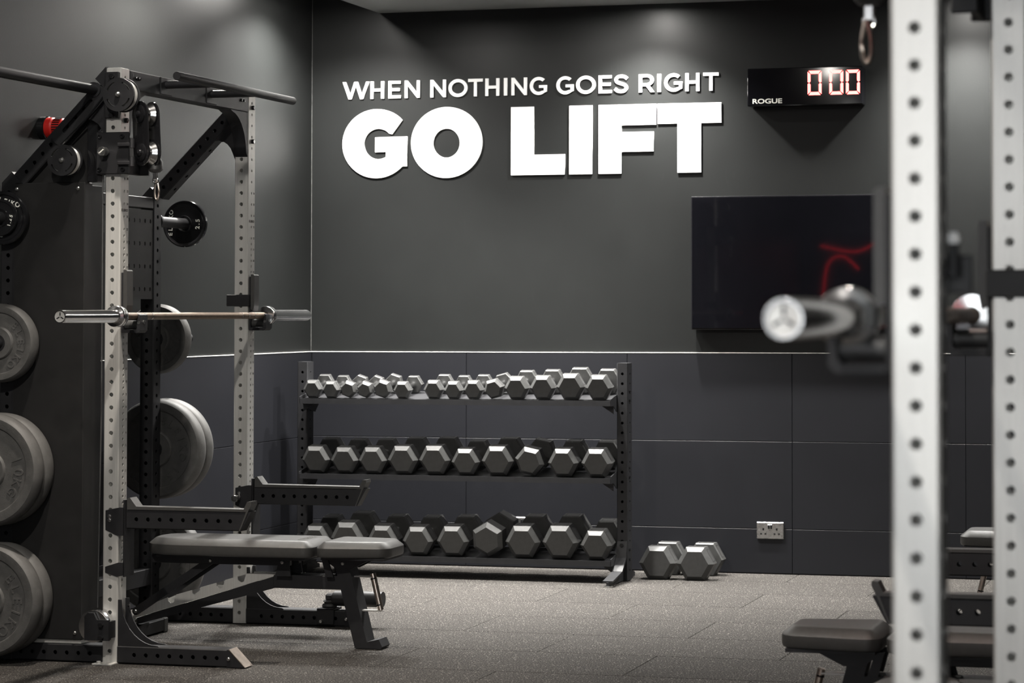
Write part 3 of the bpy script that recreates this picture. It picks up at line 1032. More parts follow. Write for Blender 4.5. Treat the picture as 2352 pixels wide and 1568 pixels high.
    st_ = obj('cable_stopper', MB().lathe([(.010, 1.985), (.022, 1.977), (.0285, 1.965), (.0285, 1.935), (.020, 1.925), (.008, 1.922)], (sx, sy, 0), 'z', 24), 'rubber', t)
    ey = MB().box(sx - .009, sx + .009, sy - .006, sy + .006, 1.895, 1.925, .002)
    ey.tube([(sx + .011 * cos(a), sy, 1.892 + .013 * sin(a)) for a in [2 * pi * k / 12 for k in range(12)]], .003, 8, closed=True)
    obj('swivel_eye', ey, 'chrome', st_)
    hk = []
    for k in range(20):
        a = 2 * pi * k / 20
        w = .0050 + .0050 * (sin(a) * -.5 + .5)
        hk.append((sx + .004 + w * 1.15 * cos(a), sy + .004, 1.855 + .038 * sin(a)))
    obj('snap_hook', MB().tube(hk, .0042, 8, closed=True), 'copper', st_)
    return t

RACK = build_rack('steel fronted cable rack by the left wall with black weight stack cover')

# spotter arm, local: x along the arm from the upright centre, y across
def build_arm(label):
    t = thing('safety_arm', label, 'safety arm', (0, 0, 0), 0, 'spotter arms hooked on racks')
    b = MB()
    b.M = Matrix.Translation((0, 0, .564)) @ Matrix.Rotation(pi / 2, 4, 'Y')
    b.perf(.075, .050, .062, .545, {'-y': ([.105 + .0497 * k for k in range(9)], HOLE_R), '+y': ([.105 + .0497 * k for k in range(9)], HOLE_R)}, caps=False)
    b.M = Matrix.Identity(4)
    b.prism([(.545, .5265), (.549, .5265), (.590, .6015), (.545, .6015)], -.025, .025)
    obj('arm_tube', b, 'black', t, smooth=0)
    top = [(.066, .645), (.078, .648), (.105, .614), (.560, .611), (.574, .640), (.590, .642), (.592, .630), (.578, .602), (.545, .5265), (.540, .5265), (.570, .6015), (.066, .6015)]
    obj('top_liner', MB().prism(top, -.027, .027), 'vinyl', t, smooth=0)
    pl = [(-.020, .598), (.040, .610), (.062, .610), (.062, .500), (.030, .500), (-.020, .522)]
    sp = MB().prism(pl, -.039, -.033)
    sp.box(.056, .064, -.039, .036, .340, .640)
    hook = [(-.020, .378), (.035, .395), (.062, .395), (.062, .346), (.030, .340), (-.020, .355)]
    sp.prism(hook, -.039, -.033)
    sp.prism(pl, .0365, .042)
    obj('mount_plate', sp, 'black', t, smooth=0)
    for z in (.575, .560):
        obj('screw', SCREW, None, t, (-.002, -.039, z))
    return t

ya_near, ya_far = 8.656 - (YN - UP_D / 2), 8.656 + (YN - UP_D / 2)
ARM = build_arm('black spotter arm on the near steel post, above the bench backrest')
ARM.location = (-4.391, ya_near, 0)
a2 = kopie(ARM, (-4.391, ya_far, 0), 0, 'black spotter arm on the far steel post with a steel pull knob')
obj('pull_knob', MB().lathe([(.008, 0), (.008, -.008), (.0145, -.010), (.0155, -.014), (.0155, -.036), (.014, -.038), (.001, -.038)], n=20), 'zinc', a2, (-.008, -.039, .553))
for y, lab in ((6.6605 - (YN - UP_D / 2), 'black spotter arm reaching left behind the near right steel post, nearer one'),
               (6.6605 + (YN - UP_D / 2), 'black spotter arm reaching left between the right steel posts, farther one')):
    kopie(ARM, (-.443, y, 0), pi, lab)

# bar holder
def build_jcup(label, inner):
    # inner = +1 when the clamp tongue lies on the +y face of the post
    t = thing('bar_holder', label, 'bar holder', (0, 0, 0), 0, 'bar holders on racks')
    bk = MB().box(.0335, .042, -.026, .026, 1.292, 1.53, .002)
    a_, b_ = sorted((inner * .0365, inner * .043))
    bk.box(-.066, .042, a_, b_, 1.399, 1.450, .002)
    a_, b_ = sorted((inner * .02, inner * .043))
    bk.box(.0335, .042, a_, b_, 1.399, 1.450, .002)
    obj('bracket', bk, 'black', t, smooth=0)
    pd = MB().prism([(.042, 1.385), (.054, 1.378), (.058, 1.40), (.058, 1.535), (.053, 1.54), (.042, 1.54)], -.024, .024)
    obj('upper_pad', pd, 'vinyl', t, smooth=0)
    cup = MB().prism([(.042, 1.292), (.108, 1.292), (.119, 1.302), (.119, 1.362), (.108, 1.366), (.106, 1.356), (.106, 1.312), (.100, 1.305), (.042, 1.305)], -.030, .030)
    obj('cup', cup, 'black', t, smooth=0)
    ro = MB().cyl((.043, 0, 1.324), (.105, 0, 1.324), .0175, n=20)
    obj('roller', ro, 'rubber', t)
    obj('lip_screw', MB().cyl((.1185, -.0, 1.335), (.1215, 0, 1.335), .008, n=14), 'zinc', t)
    obj('side_screw', MB().cyl((.112, -.031, 1.332), (.112, -.029, 1.332), .006, n=12), 'zinc', t)
    return t
JC = build_jcup('black bar holder on the near post of the left cable rack', 1)
JC.location = (-4.391, ya_near, 0)
JCF = build_jcup('black bar holder clamped on the far post of the left cable rack', -1)
JCF.location = (-4.391, ya_far, 0)
R1Y = 3.5555
# turned half round, the far type serves the near post
kopie(JCF, (-.443, R1Y - (YN - UP_D / 2), 0), pi, 'blurred black bar holder on the nearest steel post at right')
kopie(JC, (-.443, R1Y + (YN - UP_D / 2), 0), pi, 'blurred black bar holder on the steel post at the right edge')

# barbell along y, origin at its middle
def build_bar(label):
    t = thing('barbell', label, 'barbell', (0, 0, 0), 0, 'barbells')
    obj('shaft', MB().lathe([(.0143, -.67), (.0143, .67)], n=24), 'barshaft', t)
    rings = MB()
    for s in (-1, 1):
        for y in (.405, .47, .53):
            rings.lathe([(.0146, s * y - .002), (.0146, s * y + .002)], n=20, close=False)
    obj('knurl_mark', rings, 'chrome', t)
    for s in (-1, 1):
        sl = MB().lathe([(.017, s * .655), (.0405, s * .657), (.0415, s * .660), (.0415, s * .672), (.038, s * .675), (.038, s * .678), (.0415, s * .681), (.0415, s * .690), (.0395, s * .694), (.0275, s * .698), (.0250, s * .704), (.0250, s * 1.094), (.0235, s * 1.0995), (.0205, s * 1.0995)], n=36, close=False)
        so = obj('sleeve', sl, 'chrome', t)
        obj('end_cap', MB().lathe([(.0206, s * 1.0990), (.0190, s * 1.0965), (.001, s * 1.0960)], n=28, close=False), 'steel', so)
        em = MB()
        for k in range(3):
            em.M = Matrix.Translation((0, s * 1.0968, 0)) @ Matrix.Rotation(2 * pi * k / 3, 4, 'Y')
            em.box(-.002, .002, -.0008, .0008, .003, .016)
        obj('end_emblem', em, 'gloss', so, smooth=0)
    return t
BAR = build_bar('chrome sleeved barbell with brownish shaft resting across the left cable rack')
BAR.location = (-4.294, 8.582, 1.3575)
kopie(BAR, (-.540, 3.66, 1.366), 0, 'blurred chrome barbell end in the foreground at right, on the near rack')

# ------------------------------------------------------------------ weight plates
def arc_text(nm, par, m_, s, radius, mid, size, y, spread=None, bold=.0006, thick=.003, face=-1):
    """letters on a circle, tops outward, clockwise reading, centred on angle mid (degrees, 90 = top)"""
    step = spread or math.degrees(size * .82 / radius)
    for i, ch in enumerate(s):
        if ch == ' ':
            continue
        a = radians(mid - (i - (len(s) - 1) / 2) * step)
        me = text_mesh(ch, size, thick, bold)
        m4 = Matrix.Translation((radius * cos(a), y, radius * sin(a))) @ Matrix.Rotation(-(a - pi / 2), 4, 'Y') @ FRONT
        cmb = MB()
        me_into(cmb, me, m4)
        obj(nm, cmb, m_, par, smooth=0)

def bumper(r, th, label, loc, texts, m='plate', group='rubber bumper plates on rack pegs', hub=.075):
    t = thing('weight_plate', label, 'weight plate', loc, 0, group)
    k = r / .222
    a, b = -th / 2, th / 2
    pr = [(.0252, a + .004), (.030, a), (hub * k, a), (hub * k + .004, a + .004), (hub * k + .006, a + .010), (r * .76, a + .010), (r * .78, a + .004), (r * .80, a + .003), (r * .93, a + .003), (r * .965, a + .010), (r * .99, a + .024), (r, 0 + .004), (r * .99, b - .012), (r * .955, b - .001), (r * .80, b - .003), (r * .76, b - .009), (hub * k, b - .009), (hub * k, b), (.030, b), (.0252, b - .004), (.0252, a + .004)]
    obj('disc', MB().lathe(pr, n=72, close=False), m, t)
    obj('hub_ring', MB().lathe([(.0252, a - .001), (.034, a - .001), (.034, a + .003)], n=36, close=False), 'black', t)
    for s, rad, mid, size in texts:
        arc_text('raised_letter', t, m, s, rad, mid, size, a + .0095, thick=.005)
    return t

def change_plate(r, th, label, loc, num, turn):
    """name printed above the bore and the weight below it, the whole disc turned by some degrees"""
    t = thing('weight_plate', label, 'weight plate', loc, 0, 'small change plates')
    a = -th / 2
    pr = [(.0252, a), (.036, a - .002), (.038, a + .002), (r * .84, a + .003), (r * .88, a), (r * .97, a), (r, a + .004), (r, -a - .004), (r * .97, -a), (r * .86, -a), (r * .82, -a - .004), (.0252, -a - .004), (.0252, a)]
    obj('disc', MB().lathe(pr, n=64, close=False), 'gloss', t)
    rot = Matrix.Rotation(-radians(turn), 4, 'Y')
    sz = r * .26
    for word, zz in (('ELEIKO', r * .62), (num, -r * .62)):
        adv = [sz * (.34 if c in '.' else (.40 if c == 'I' else .80)) for c in word]
        x = -sum(adv) / 2
        for c, w in zip(word, adv):
            cmb = MB()
            me_into(cmb, text_mesh(c, sz, .0008, .0007), rot @ Matrix.Translation((x + w / 2, a + .0026, zz)) @ FRONT)
            obj('printed_character', cmb, 'print', t, smooth=0)
            x += w
    return t

PX = -4.846
yN, yF = 8.656 - YN, 8.656 + YN
change_plate(.1065, .022, 'glossy black change plate behind the 1.25 plate on the near left peg', (PX, yN - .035, 1.747), '2.5', -15)
change_plate(.0735, .016, 'small black change plate marked 1.25 on the near left peg', (PX, yN - .056, 1.747), '1.25', 75)
bumper(.156, .060, 'medium rubber plate alone on its peg at the left edge, with raised lettering', (PX, yN - .045, 1.252), [('ELEIKO', .098, -6, .042), ('5 KG', .095, 180, .036)], hub=.085)
bumper(.222, .070, 'large rubber plate at the left edge embossed 10, outer of the upper pair', (PX, yN - .115, .757), [('10', .135, 8, .060), ('KG', .135, -28, .05), ('ELEIKO', .135, 190, .05)])
bumper(.222, .070, 'large rubber plate at the left edge, inner of the upper pair', (PX, yN - .043, .757), [('ELEIKO', .135, 180, .05)])
bumper(.222, .070, 'large rubber plate near the floor at the left edge, outer of its pair', (PX, yN - .115, .250), [('ELEIKO', .135, -8, .056), ('15', .135, 180, .055)])
bumper(.222, .070, 'large rubber plate near the floor at the left edge, inner of its pair', (PX, yN - .043, .250), [('ELEIKO', .135, 180, .05)])
change_plate(.109, .022, 'glossy black change plate marked 2.5 hanging beyond the cable rack', (PX, yF + .292, 1.782), '2.5', 88)
bumper(.158, .058, 'medium rubber plate behind the barbell on the far side of the rack', (PX, yF + .036, 1.252), [('ELEIKO', .098, -35, .042), ('5 KG', .095, 180, .036)], hub=.085)
bumper(.226, .072, 'large rubber plate on the far side of the rack, inner of the middle pair', (PX, yF + .042, .757), [('ELEIKO', .135, 30, .05), ('15', .135, -50, .05)])
bumper(.226, .072, 'large rubber plate on the far side of the rack, outer of the middle pair', (PX, yF + .116, .757), [('ELEIKO', .135, 30, .05)])
bumper(.226, .072, 'large rubber plate low in the shade behind the bench', (PX, yF + .042, .250), [('ELEIKO', .135, 30, .05)])

# bar joining the near left rack to its neighbour
cb = thing('connecting_bar', 'long black round bar running from the brace of the left rack out of the frame', 'bar', (-4.469, 8.045, 2.250))
obj('tube', MB().cyl((0, -1.875, 0), (0, -.004, 0), .0205, n=24), 'black', cb)
obj('flange', MB().lathe([(.030, -.016), (.030, -.002), (.027, 0)], n=28), 'black', cb)

# ------------------------------------------------------------------ adjustable bench
def pad_mesh(outline, z0, z1, inset, drop):
    """padded board: sides, rounded top edge, flat top"""
    n = len(outline)
    cx = sum(p[0] for p in outline) / n
    cy = sum(p[1] for p in outline) / n
    def off(d):
        out = []
        for i, p in enumerate(outline):
            a, b = outline[i - 1], outline[(i + 1) % n]
            tx, ty = b[0] - a[0], b[1] - a[1]
            l = sqrt(tx * tx + ty * ty) or 1
            out.append((p[0] - ty / l * d, p[1] + tx / l * d))
        return out
    levels = [(.012, z0), (.003, z0 + .004), (0, z0 + .012), (0, z1 - drop), (.003, z1 - drop + .004), (inset - .003, z1 - .003), (inset + .002, z1 - .0005), (inset + .010, z1)]
    vs, fs = [], []
    for d, z in levels:
        vs += [(x, y, z) for x, y in off(d)]
    for k in range(len(levels) - 1):
        for i in range(n):
            j = (i + 1) % n
            fs.append((k * n + i, k * n + j, (k + 1) * n + j, (k + 1) * n + i))
    fs.append(tuple(range(n))[::-1])
    fs.append(tuple(range((len(levels) - 1) * n, len(levels) * n)))
    return MB().add(vs, fs)

def rrect(x0, x1, hw0, hw1, r0, r1, n=6):
    """rounded plan outline, half width hw0 at x0 and hw1 at x1, counter-clockwise"""
    pts = arc(x1 - r1, -hw1 + r1, r1, r1, -90, 0, n) + arc(x1 - r1, hw1 - r1, r1, r1, 0, 90, n) + arc(x0 + r0, hw0 - r0, r0, r0, 90, 180, n) + arc(x0 + r0, -hw0 + r0, r0, r0, 180, 270, n)
    return pts

def build_bench(label):
    # local x as in the rack (0 = upright centre), y = 0 on the bench axis
    t = thing('weight_bench', label, 'bench', (0, 0, 0), 0, 'adjustable benches')
    bp_ = [(.63, 0)]
    out = arc(.632 - .045, -.143 + .045, .045, .045, -90, 0, 5) + arc(.632 - .045, .143 - .045, .045, .045, 0, 90, 5) + [(.25, .143), (.05, .140), (-.03, .128), (-.085, .108), (-.118, .07), (-.130, .0), (-.118, -.07), (-.085, -.108), (-.03, -.128), (.05, -.140), (.25, -.143)]
    bk = obj('back_pad', pad_mesh(out, .372, .441, .030, .026), 'vinyl', t, smooth=28)
    lt = text_mesh('ELEIKO', .045, .0006, .0008)
    me_b = MB()
    me_into(me_b, lt, Matrix.Translation((.555, 0, .4413)) @ Matrix.Rotation(-pi / 2, 4, 'Z'))
    obj('print', me_b, 'etch', bk, smooth=0)
    obj('seat_pad', pad_mesh(rrect(.645, .955, .143, .115, .05, .06), .376, .441, .030, .026), 'vinyl', t, smooth=28)
    obj('back_board', MB().prism([(-.07, -.10), (.60, -.125), (.60, .125), (-.07, .10)], .362, .3725, 'xy'), 'black', bk, smooth=0)
    obj('seat_board', MB().box(.665, .935, -.11, .11, .366, .377), 'black', t, smooth=0)
    for y in (-.045, .045):
        obj('back_rail', MB().box(-.115, .505, y - .012, y + .012, .332, .364, .002), 'black', bk, smooth=0)
    # main beam and sloping spine
    obj('main_beam', MB().box(.425, .745, -.04, .04, .238, .294, .003), 'black', t, smooth=0)
    sp = [(-.245, .055), (-.225, .086), (.443, .290), (.470, .290), (.425, .236)]
    obj('spine', MB().prism(sp, -.038, .038), 'black', t, smooth=0)
    # notched steel ladder plates
    lad = [(-.215, .092)]
    def on(x):
        return .092 + (x + .215) * (.290 - .092) / (.445 + .215)
    top = [( -.19, on(-.19) + .030)]
    for xn in (-.03, .08, .19, .285):
        z = on(xn) + .045
        top += [(xn - .020, on(xn - .020) + .045), (xn - .018, z - .020), (xn - .006, z - .030), (xn + .008, z - .027), (xn + .020, on(xn + .020) + .046)]
    lad = [(-.215, .092)] + top + [(.40, .296), (.445, .292)]
    for y in (-.036, .036):
        obj('ladder_plate', MB().prism(lad, y - .003, y + .003), 'steel', t, smooth=0)
    for y in (-.052, .052):
        st = fill2d([stadium(-.186, .127, .151, .346, .0165, 8)], .007, 'adjust_strut')
        st.transform(FRONT)
        s_ = obj('adjust_strut', st, 'black', t, (0, y, 0))
        for x, z in ((-.186, .127), (.151, .346)):
            obj('screw', SCREW, None, s_, (x, -.0035, z))
    # hinge bracket
    for y in (-.058, .058):
        h = obj('hinge_bracket', MB().prism([(.443, .290), (.512, .290), (.500, .362), (.462, .362)], y - .004, y + .004), 'black', t, smooth=0)
        obj('screw', SCREW, None, h, (.475, y - .004, .347))
    # seat bracket
    for y in (-.05, .05):
        h = obj('seat_bracket', MB().prism([(.645, .366), (.860, .366), (.770, .322), (.715, .322)], y - .004, y + .004), 'black', t, smooth=0)
        obj('screw', SCREW, None, h, (.737, y - .004, .348))
        obj('seat_prop', MB().prism([(.648, .366), (.675, .366), (.700, .292), (.668, .292)], y - .010 - .004, y - .010 + .004), 'black', t, smooth=0)
    # front leg
    obj('front_leg', MB().prism([(.700, .330), (.760, .330), (.838, .030), (.890, .042), (.905, .012), (.900, .004), (.786, .004)], -.042, .042), 'black', t, smooth=0)
    obj('rubber_foot', MB().box(.79, .895, -.036, .036, 0, .005), 'rubber', t)
    # carrying handle
    a, b = Vector((.846, 0, .300)), Vector((.880, 0, .160))
    hd = MB().cyl((.846, -.0, .304), (.882, -.0, .156), .0125, n=18)
    ho = obj('handle', hd, 'copper', t)
    d = (b - a)
    for k in (.12, .88):
        p = a + d * k
        obj('handle_ring', MB().cyl(tuple(p - d.normalized() * .003), tuple(p + d.normalized() * .003), .0132, n=18), 'gloss', ho)
    obj('handle_arm', MB().box(.745, .850, -.012, .012, .288, .294, .001), 'steel', ho, smooth=0)
    obj('handle_arm', MB().box(.800, .885, -.012, .012, .150, .156, .001), 'steel', ho, smooth=0)
    # rear foot bar
    obj('rear_foot', MB().box(-.262, -.198, -.245, .245, .006, .060, .004), 'black', t, smooth=0)
    for s in (-1, 1):
        obj('rubber_foot', MB().box(-.265, -.195, s * .235 - .018, s * .235 + .018, 0, .062, .004), 'rubber', t)
    obj('axle', MB().cyl((-.195, -.1, .085), (-.195, .1, .085), .012, n=12), 'zinc', t)
    return t
BENCH = build_bench('black padded adjustable bench standing in the left cable rack')
BENCH.location = (-4.391, 8.66, 0)
kopie(BENCH, (-.443, 6.66, 0), pi, 'black padded bench at lower right, its seat left of the near steel post')
kopie(BENCH, (-.300, 9.66, 0), pi, 'distant bench seen only as a seat corner and handle between the right steel posts')
kopie(BENCH, (-.845, 5.66, 0), -pi / 2, 'bench pad end at the bottom edge between the two right steel posts')

# landmine joint on the far base rail
lm = thing('landmine_joint', 'black swivel bar holder clamped on the far base rail beneath the bench', 'landmine', (-4.391, yF - UP_D / 2, 0))
sd = MB().box(.370, .450, -.046, -.037, .010, .082, .003).box(.370, .450, .037, .046, .010, .082, .003).box(.370, .450, -.046, .046, .0725, .082, .003)
obj('saddle', sd, 'black', lm, smooth=0)
obj('swivel', MB().lathe([(.030, .082), (.034, .088), (.030, .096), (.022, .100), (.030, .108), (.022, .114)], (.412, 0, 0), 'z', 24), 'rubber', lm)
obj('yoke', MB().box(.398, .430, -.022, .022, .110, .142, .008), 'black', lm)
obj('bar_socket', MB().lathe([(.020, .425), (.033, .438), (.034, .50), (.034, .66)], (0, 0, .121), 'x', 24), 'black', lm)
obj('pin', MB().lathe([(.008, -.046), (.008, -.060), (.006, -.063)], (.396, 0, .026), n=14), 'zinc', lm)

# ------------------------------------------------------------------ neighbouring racks
L2 = kopie(RACK, (-4.391, 5.556, 0), 0, 'neighbouring cable rack at left, outside the frame, mirrored in the television')
kopie(BAR, (-4.294, 5.482, 1.3575), 0, 'barbell on the neighbouring left rack, mirrored in the television')
for s, w_ in ((-1, 'near'), (1, 'far')):
    kopie(JC if s < 0 else JCF, (-4.391, 5.556 + s * (YN - UP_D / 2), 0), 0, 'bar holder on the %s post of the mirrored neighbouring left rack' % w_)
R1 = kopie(RACK, (-.443, R1Y, 0), pi, 'blurred bright steel rack in the right foreground with round holes')
# its cable block is swung out farther to the front
for ch in R1.children:
    n = ch.name.split('.')[0]
    if n in ('block_cheek', 'sheave', 'sheave_hub', 'cable_stopper') or (n == 'cable' and ch.data.vertices[0].co.x > .1):
        ch.location.x += .105
        ch.location.z += .018
obj('swing_arm', MB().box(.055, .215, -.640, -.622, 2.03, 2.06, .003), 'black', R1)
kopie(RACK, (-.443, 6.6605, 0), pi, 'rack behind the right foreground rack, only its spotter arms in view')
hk = thing('storage_hook', 'small blurred black hook with pale tip on the back of the nearest right post', 'hook', (-.398, 2.99, 1.42))
obj('stem', MB().cyl((0, 0, 0), (0, 0, .045), .0075, n=14), 'black', hk)
obj('tip', MB().lathe([(.008, .045), (.009, .052), (.006, .060)], axis='z', n=14), 'white', hk)
obj('arm', MB().cyl((-.012, 0, .006), (.002, 0, .006), .006, n=10), 'black', hk)

# ================================================================== dumbbell rack
DRX0, DRX1 = -4.927, -3.172
def dumbbell_rack():
    t = thing('dumbbell_rack', 'low black three tier dumbbell rack against the back wall', 'rack', (0, 0, 0))
    YU = 11.06
    uh = holes50(.055, 1.06)
    mb = MB().perf(.058, .080, .004, 1.110, {'-y': (uh, .0075), '+x': (uh, .006), '-x': (uh, .006)})
    um = mb.mesh('rack_upright', 0)
    um.materials.append(M['black'])
    for x in (DRX0, DRX1):
        u = obj('rack_upright', um, None, t, (x, YU + .04, 0))
        ft = [(YU - .005, .19), (YU - .02, .12), (YU - .09, .055), (YU - .245, .030), (YU - .265, .026), (YU - .265, .006), (YU + .22, .006), (YU + .22, .026), (YU + .09, .06)]
        fm = obj('foot', MB().prism(ft, x - .006, x + .006, 'yz'), 'black', t, smooth=0)
        obj('foot_strap', MB().prism([(YU - .004, .205), (YU + .001, .205), (YU - .012, .115), (YU - .085, .050), (YU - .262, .024), (YU - .262, .033), (YU - .09, .062), (YU - .022, .123)], x - .026, x + .026, 'yz'), 'black', fm, smooth=0)
        obj('levelling_foot', MB().cyl((x, YU - .25, 0), (x, YU - .25, .008), .022, n=20), 'zinc', fm)
        obj('bolt', BOLT, None, fm, (x, YU - .004, .185))
    for name, zf in (('shelf', .918), ('shelf', .527), ('shelf', .110)):
        xa, xb = DRX0 + .030, DRX1 - .030
        y0 = 10.955
        tl = math.tan(radians(9))
        D = .262
        zr = zf - .001 + (D - .035) * tl
        prof = [(y0, zf - .024), (y0, zf + .003), (y0 + .003, zf + .003), (y0 + .003, zf - .001), (y0 + .035, zf - .001), (y0 + D, zr), (y0 + D, zr - .020), (y0 + D - .003, zr - .020), (y0 + D - .003, zr - .006), (y0 + .036, zf - .006), (y0 + .004, zf - .006), (y0 + .004, zf - .024)]
        sh = obj(name, MB().prism(prof, xa, xb, 'yz'), 'black', t, smooth=0)
        for x, d in ((xa, 1), (xb, -1)):
            side = [(y0, zf - .024), (y0, zf + .012), (y0 + .10, zf + .03), (y0 + D, zr + .010), (y0 + D, zf - .02), (y0 + .20, zf - .075), (y0 + .10, zf - .055), (y0 + .04, zf - .024)]
            obj('shelf_bracket', MB().prism(side, x - .002, x + .002, 'yz'), 'black', sh, smooth=0)
            gus = [(x, zf - .006), (x + d * .085, zf - .010), (x + d * .055, zf - .030), (x, zf - .066)]
            obj('bracket_gusset', MB().prism(gus, y0 + .05, y0 + .054), 'black', sh, smooth=0)
        for dz in (.0, .05):
            obj('bolt', BOLT_S, None, sh, (DRX1 + .029, YU + .03, zf + dz), (0, 0, pi / 2))
    return t
dumbbell_rack()

# ------------------------------------------------------------------ hexagonal dumbbells
def dumbbell(label, xc, wid, rot, y, zb, tilt, head, grip, group, chromeish=True):
    """front face at y, lowest point of the front end on height zb, axis along +y"""
    R = wid / 2
    rr = radians(rot)
    low = min(sin(rr + pi / 3 * k) for k in range(6)) * R
    t = bpy.data.objects.new('dumbbell', None)
    t.empty_display_size = .05
    COL.objects.link(t)
    t.location = (xc, y, zb)
    t.rotation_euler = (radians(tilt), 0, 0)
    tag(t, label, 'dumbbell', group)
    bev = min(.020, head * .3)
    for k in (0, 1):
        if k == 0:
            pr = [(R * .74, 0), (R, bev), (R, head - .006), (R * .93, head)]
        else:
            pr = [(R * .93, head + grip), (R, head + grip + .006), (R, 2 * head + grip - bev), (R * .74, 2 * head + grip)]
        h = obj('head', MB().lathe(pr, (0, 0, -low), n=6, phase=-rr), 'rubber', t, smooth=0)
        # recessed weight label on the upper flat
        lab = MB()
        ang = -rr + pi / 2 + (0 if abs(rot) < 29 else -pi / 6)
        base = Matrix.Translation((0, 0, -low)) @ Matrix.Rotation(-(ang - pi / 2) if False else rr, 4, 'Y')
        yc = (bev + head - .006) / 2 if k == 0 else head + grip + (head + .006 - bev) / 2
        if abs(rot) < 29:
            for which in (0, 1):
                lab.M = base @ Matrix.Rotation(which * pi / 3, 4, 'Y') @ Matrix.Translation((0, yc, R * cos(pi / 6)))
                a, b = R * .36, (head - bev) * .34
                lab.box(-a, a, -b, -b + .0018, -.0004, .0007).box(-a, a, b - .0018, b, -.0004, .0007).box(-a, -a + .0018, -b, b, -.0004, .0007).box(a - .0018, a, -b, b, -.0004, .0007)
            obj('label_frame', lab, 'black', h, smooth=0)
    g = .0165 if R > .06 else .0135
    obj('handle', MB().lathe([(g * 1.25, head - .002), (g * 1.2, head + .006), (g * .92, head + .018), (g * 1.0, head + grip * .3), (g * 1.08, head + grip * .5), (g * 1.0, head + grip * .7), (g * .92, head + grip - .018), (g * 1.2, head + grip - .006), (g * 1.25, head + grip + .002)], (0, 0, -low), n=20), 'chrome', t)
    return t

TOP = [(-4.838, .108, 0), (-4.734, .104, 0), (-4.636, .102, 20), (-4.545, .102, 20), (-4.453, .108, 18), (-4.338, .102, 0), (-4.167, .112, 0), (-4.058, .106, 0), (-3.949, .112, 0), (-3.837, .114, -15), (-3.716, .138, 0), (-3.575, .143, 0), (-3.426, .156, 0), (-3.268, .160, 0)]
MID = [(-4.820, .166, 0), (-4.656, .160, 0), (-4.502, .163, 0), (-4.334, .172, 0), (-4.159, .176, 0), (-3.990, .160, 0), (-3.816, .178, 0), (-3.644, .163, 12), (-3.464, .168, 0), (-3.284, .172, 0)]
LOW = [(-4.833, .189, 0), (-4.639, .192, 0), (-4.443, .176, 0), (-4.249, .174, 0), (-4.058, .182, 0), (-3.868, .186, 30), (-3.679, .194, 0), (-3.478, .200, 0), (-3.284, .180, 0)]
def fit_row(row, lo=-4.897, hi=-3.204):
    xs = [r[0] for r in row]
    ws = [r[1] * .975 for r in row]
    for _ in range(30):
        for i in range(len(row) - 1):
            ov = xs[i] + ws[i] / 2 + .001 - (xs[i + 1] - ws[i + 1] / 2)
            if ov > 0:
                ws[i] -= ov * .25; ws[i + 1] -= ov * .25
                xs[i] -= ov * .25; xs[i + 1] += ov * .25
        if xs[0] - ws[0] / 2 < lo:
            d = lo - (xs[0] - ws[0] / 2); xs[0] += d * .6; ws[0] -= d * .8
        if xs[-1] + ws[-1] / 2 > hi:
            d = xs[-1] + ws[-1] / 2 - hi; xs[-1] -= d * .6; ws[-1] -= d * .8
    return [(x, w, r[2]) for x, w, r in zip(xs, ws, row)]
TOP, MID, LOW = fit_row(TOP), fit_row(MID), fit_row(LOW)
NSIZE = {0: 'small', 1: 'medium', 2: 'large'}
for ri, (row, zf, shelf, head, grip) in enumerate(((TOP, .922, 'top', .055, .122), (MID, .531, 'middle', .078, .122), (LOW, .114, 'bottom', .090, .124))):
    for i, (x, w, rot) in enumerate(row):
        extra = ''
        if ri == 0 and i == 5:
            extra = ', beside the gap'
        elif abs(rot) >= 29:
            extra = ', standing on its point'
        elif rot:
            extra = ', rolled askew'
        lab = '%s black hex dumbbell, %s from the left on the %s shelf%s' % (NSIZE[ri], ORD[i], shelf, extra)
        hd = head * (.82 if (ri == 0 and i < 10) else 1.0)
        dumbbell(lab, x, w, rot, 10.982 if ri else 10.985, zf, 9, hd, grip, 'hex dumbbells on the ' + shelf + ' shelf')
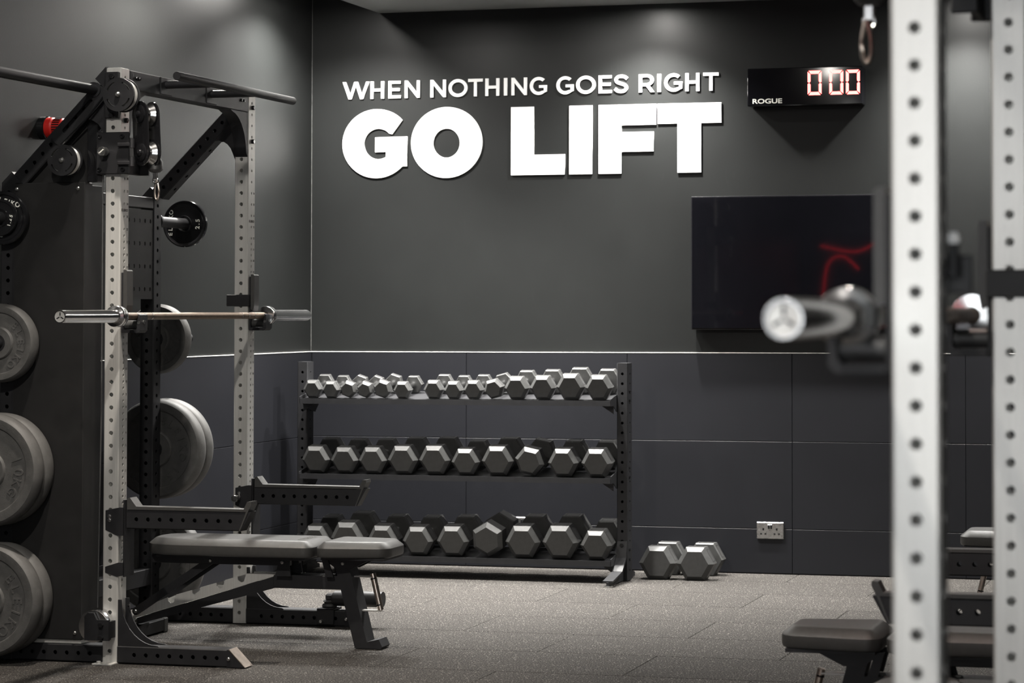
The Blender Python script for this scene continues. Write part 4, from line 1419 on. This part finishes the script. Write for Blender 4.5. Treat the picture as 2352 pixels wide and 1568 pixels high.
dumbbell('black hex dumbbell on the floor, next to the dumbbell rack foot', -3.020, .196, 0, 11.165, 0, 0, .092, .124, 'hex dumbbells on the floor')
dumbbell('black hex dumbbell on the floor, farther from the dumbbell rack', -2.820, .196, 0, 11.165, 0, 0, .092, .124, 'hex dumbbells on the floor')

# ------------------------------------------------------------------ mural and neon on the wall behind the camera
mu = thing('wall_mural', 'dark blue mural with violet shapes on the rear wall, mirrored in the television', 'mural', (-3.6, YF + .004, 0))
obj('panel', MB().box(-1.48, 2.2, 0, .02, .02, 2.25, .003), 'mural', mu)
for cx, cz, rx, rz, a in ((-1.05, 1.7, .2, .28, .3), (-.55, 1.55, .26, .2, -.5), (-.1, 1.9, .22, .15, .8), (.5, 1.5, .3, .36, .2), (1.2, 1.75, .35, .25, -.3), (-.9, 1.1, .35, .18, .1)):
    o = obj('painted_shape', MB().lathe([(.001, .024), (1, .024), (1, .018)], n=36, close=False), 'mural2', mu, (cx, 0, cz), (0, a, 0))
    o.scale = (rx, 1, rz)
for i, pts in enumerate(([(-1.3, 2.12), (-.9, 2.05), (-.6, 2.15), (-.35, 2.0)], [(-1.28, 1.5), (-1.22, 1.9), (-1.05, 2.0), (-.86, 1.85)], [(-.75, 1.3), (-.4, 1.2), (-.1, 1.4), (.1, 1.75), (.3, 2.1)], [(.6, 2.1), (1.0, 1.95), (1.4, 2.12), (1.8, 2.0)], [(-1.2, 1.22), (-.95, 1.33), (-.7, 1.22)])):
    sm = []
    for k in range(len(pts) - 1):
        p0, p1, p2, p3 = pts[max(k - 1, 0)], pts[k], pts[k + 1], pts[min(k + 2, len(pts) - 1)]
        for q in range(8):
            u = q / 8
            sm.append(tuple(.5 * ((2 * p1[d]) + (-p0[d] + p2[d]) * u + (2 * p0[d] - 5 * p1[d] + 4 * p2[d] - p3[d]) * u * u + (-p0[d] + 3 * p1[d] - 3 * p2[d] + p3[d]) * u ** 3) for d in (0, 1)))
    sm.append(pts[-1])
    obj('neon_tube', MB().tube([(x, .04, z) for x, z in sm], .007, 8), 'neon', mu)
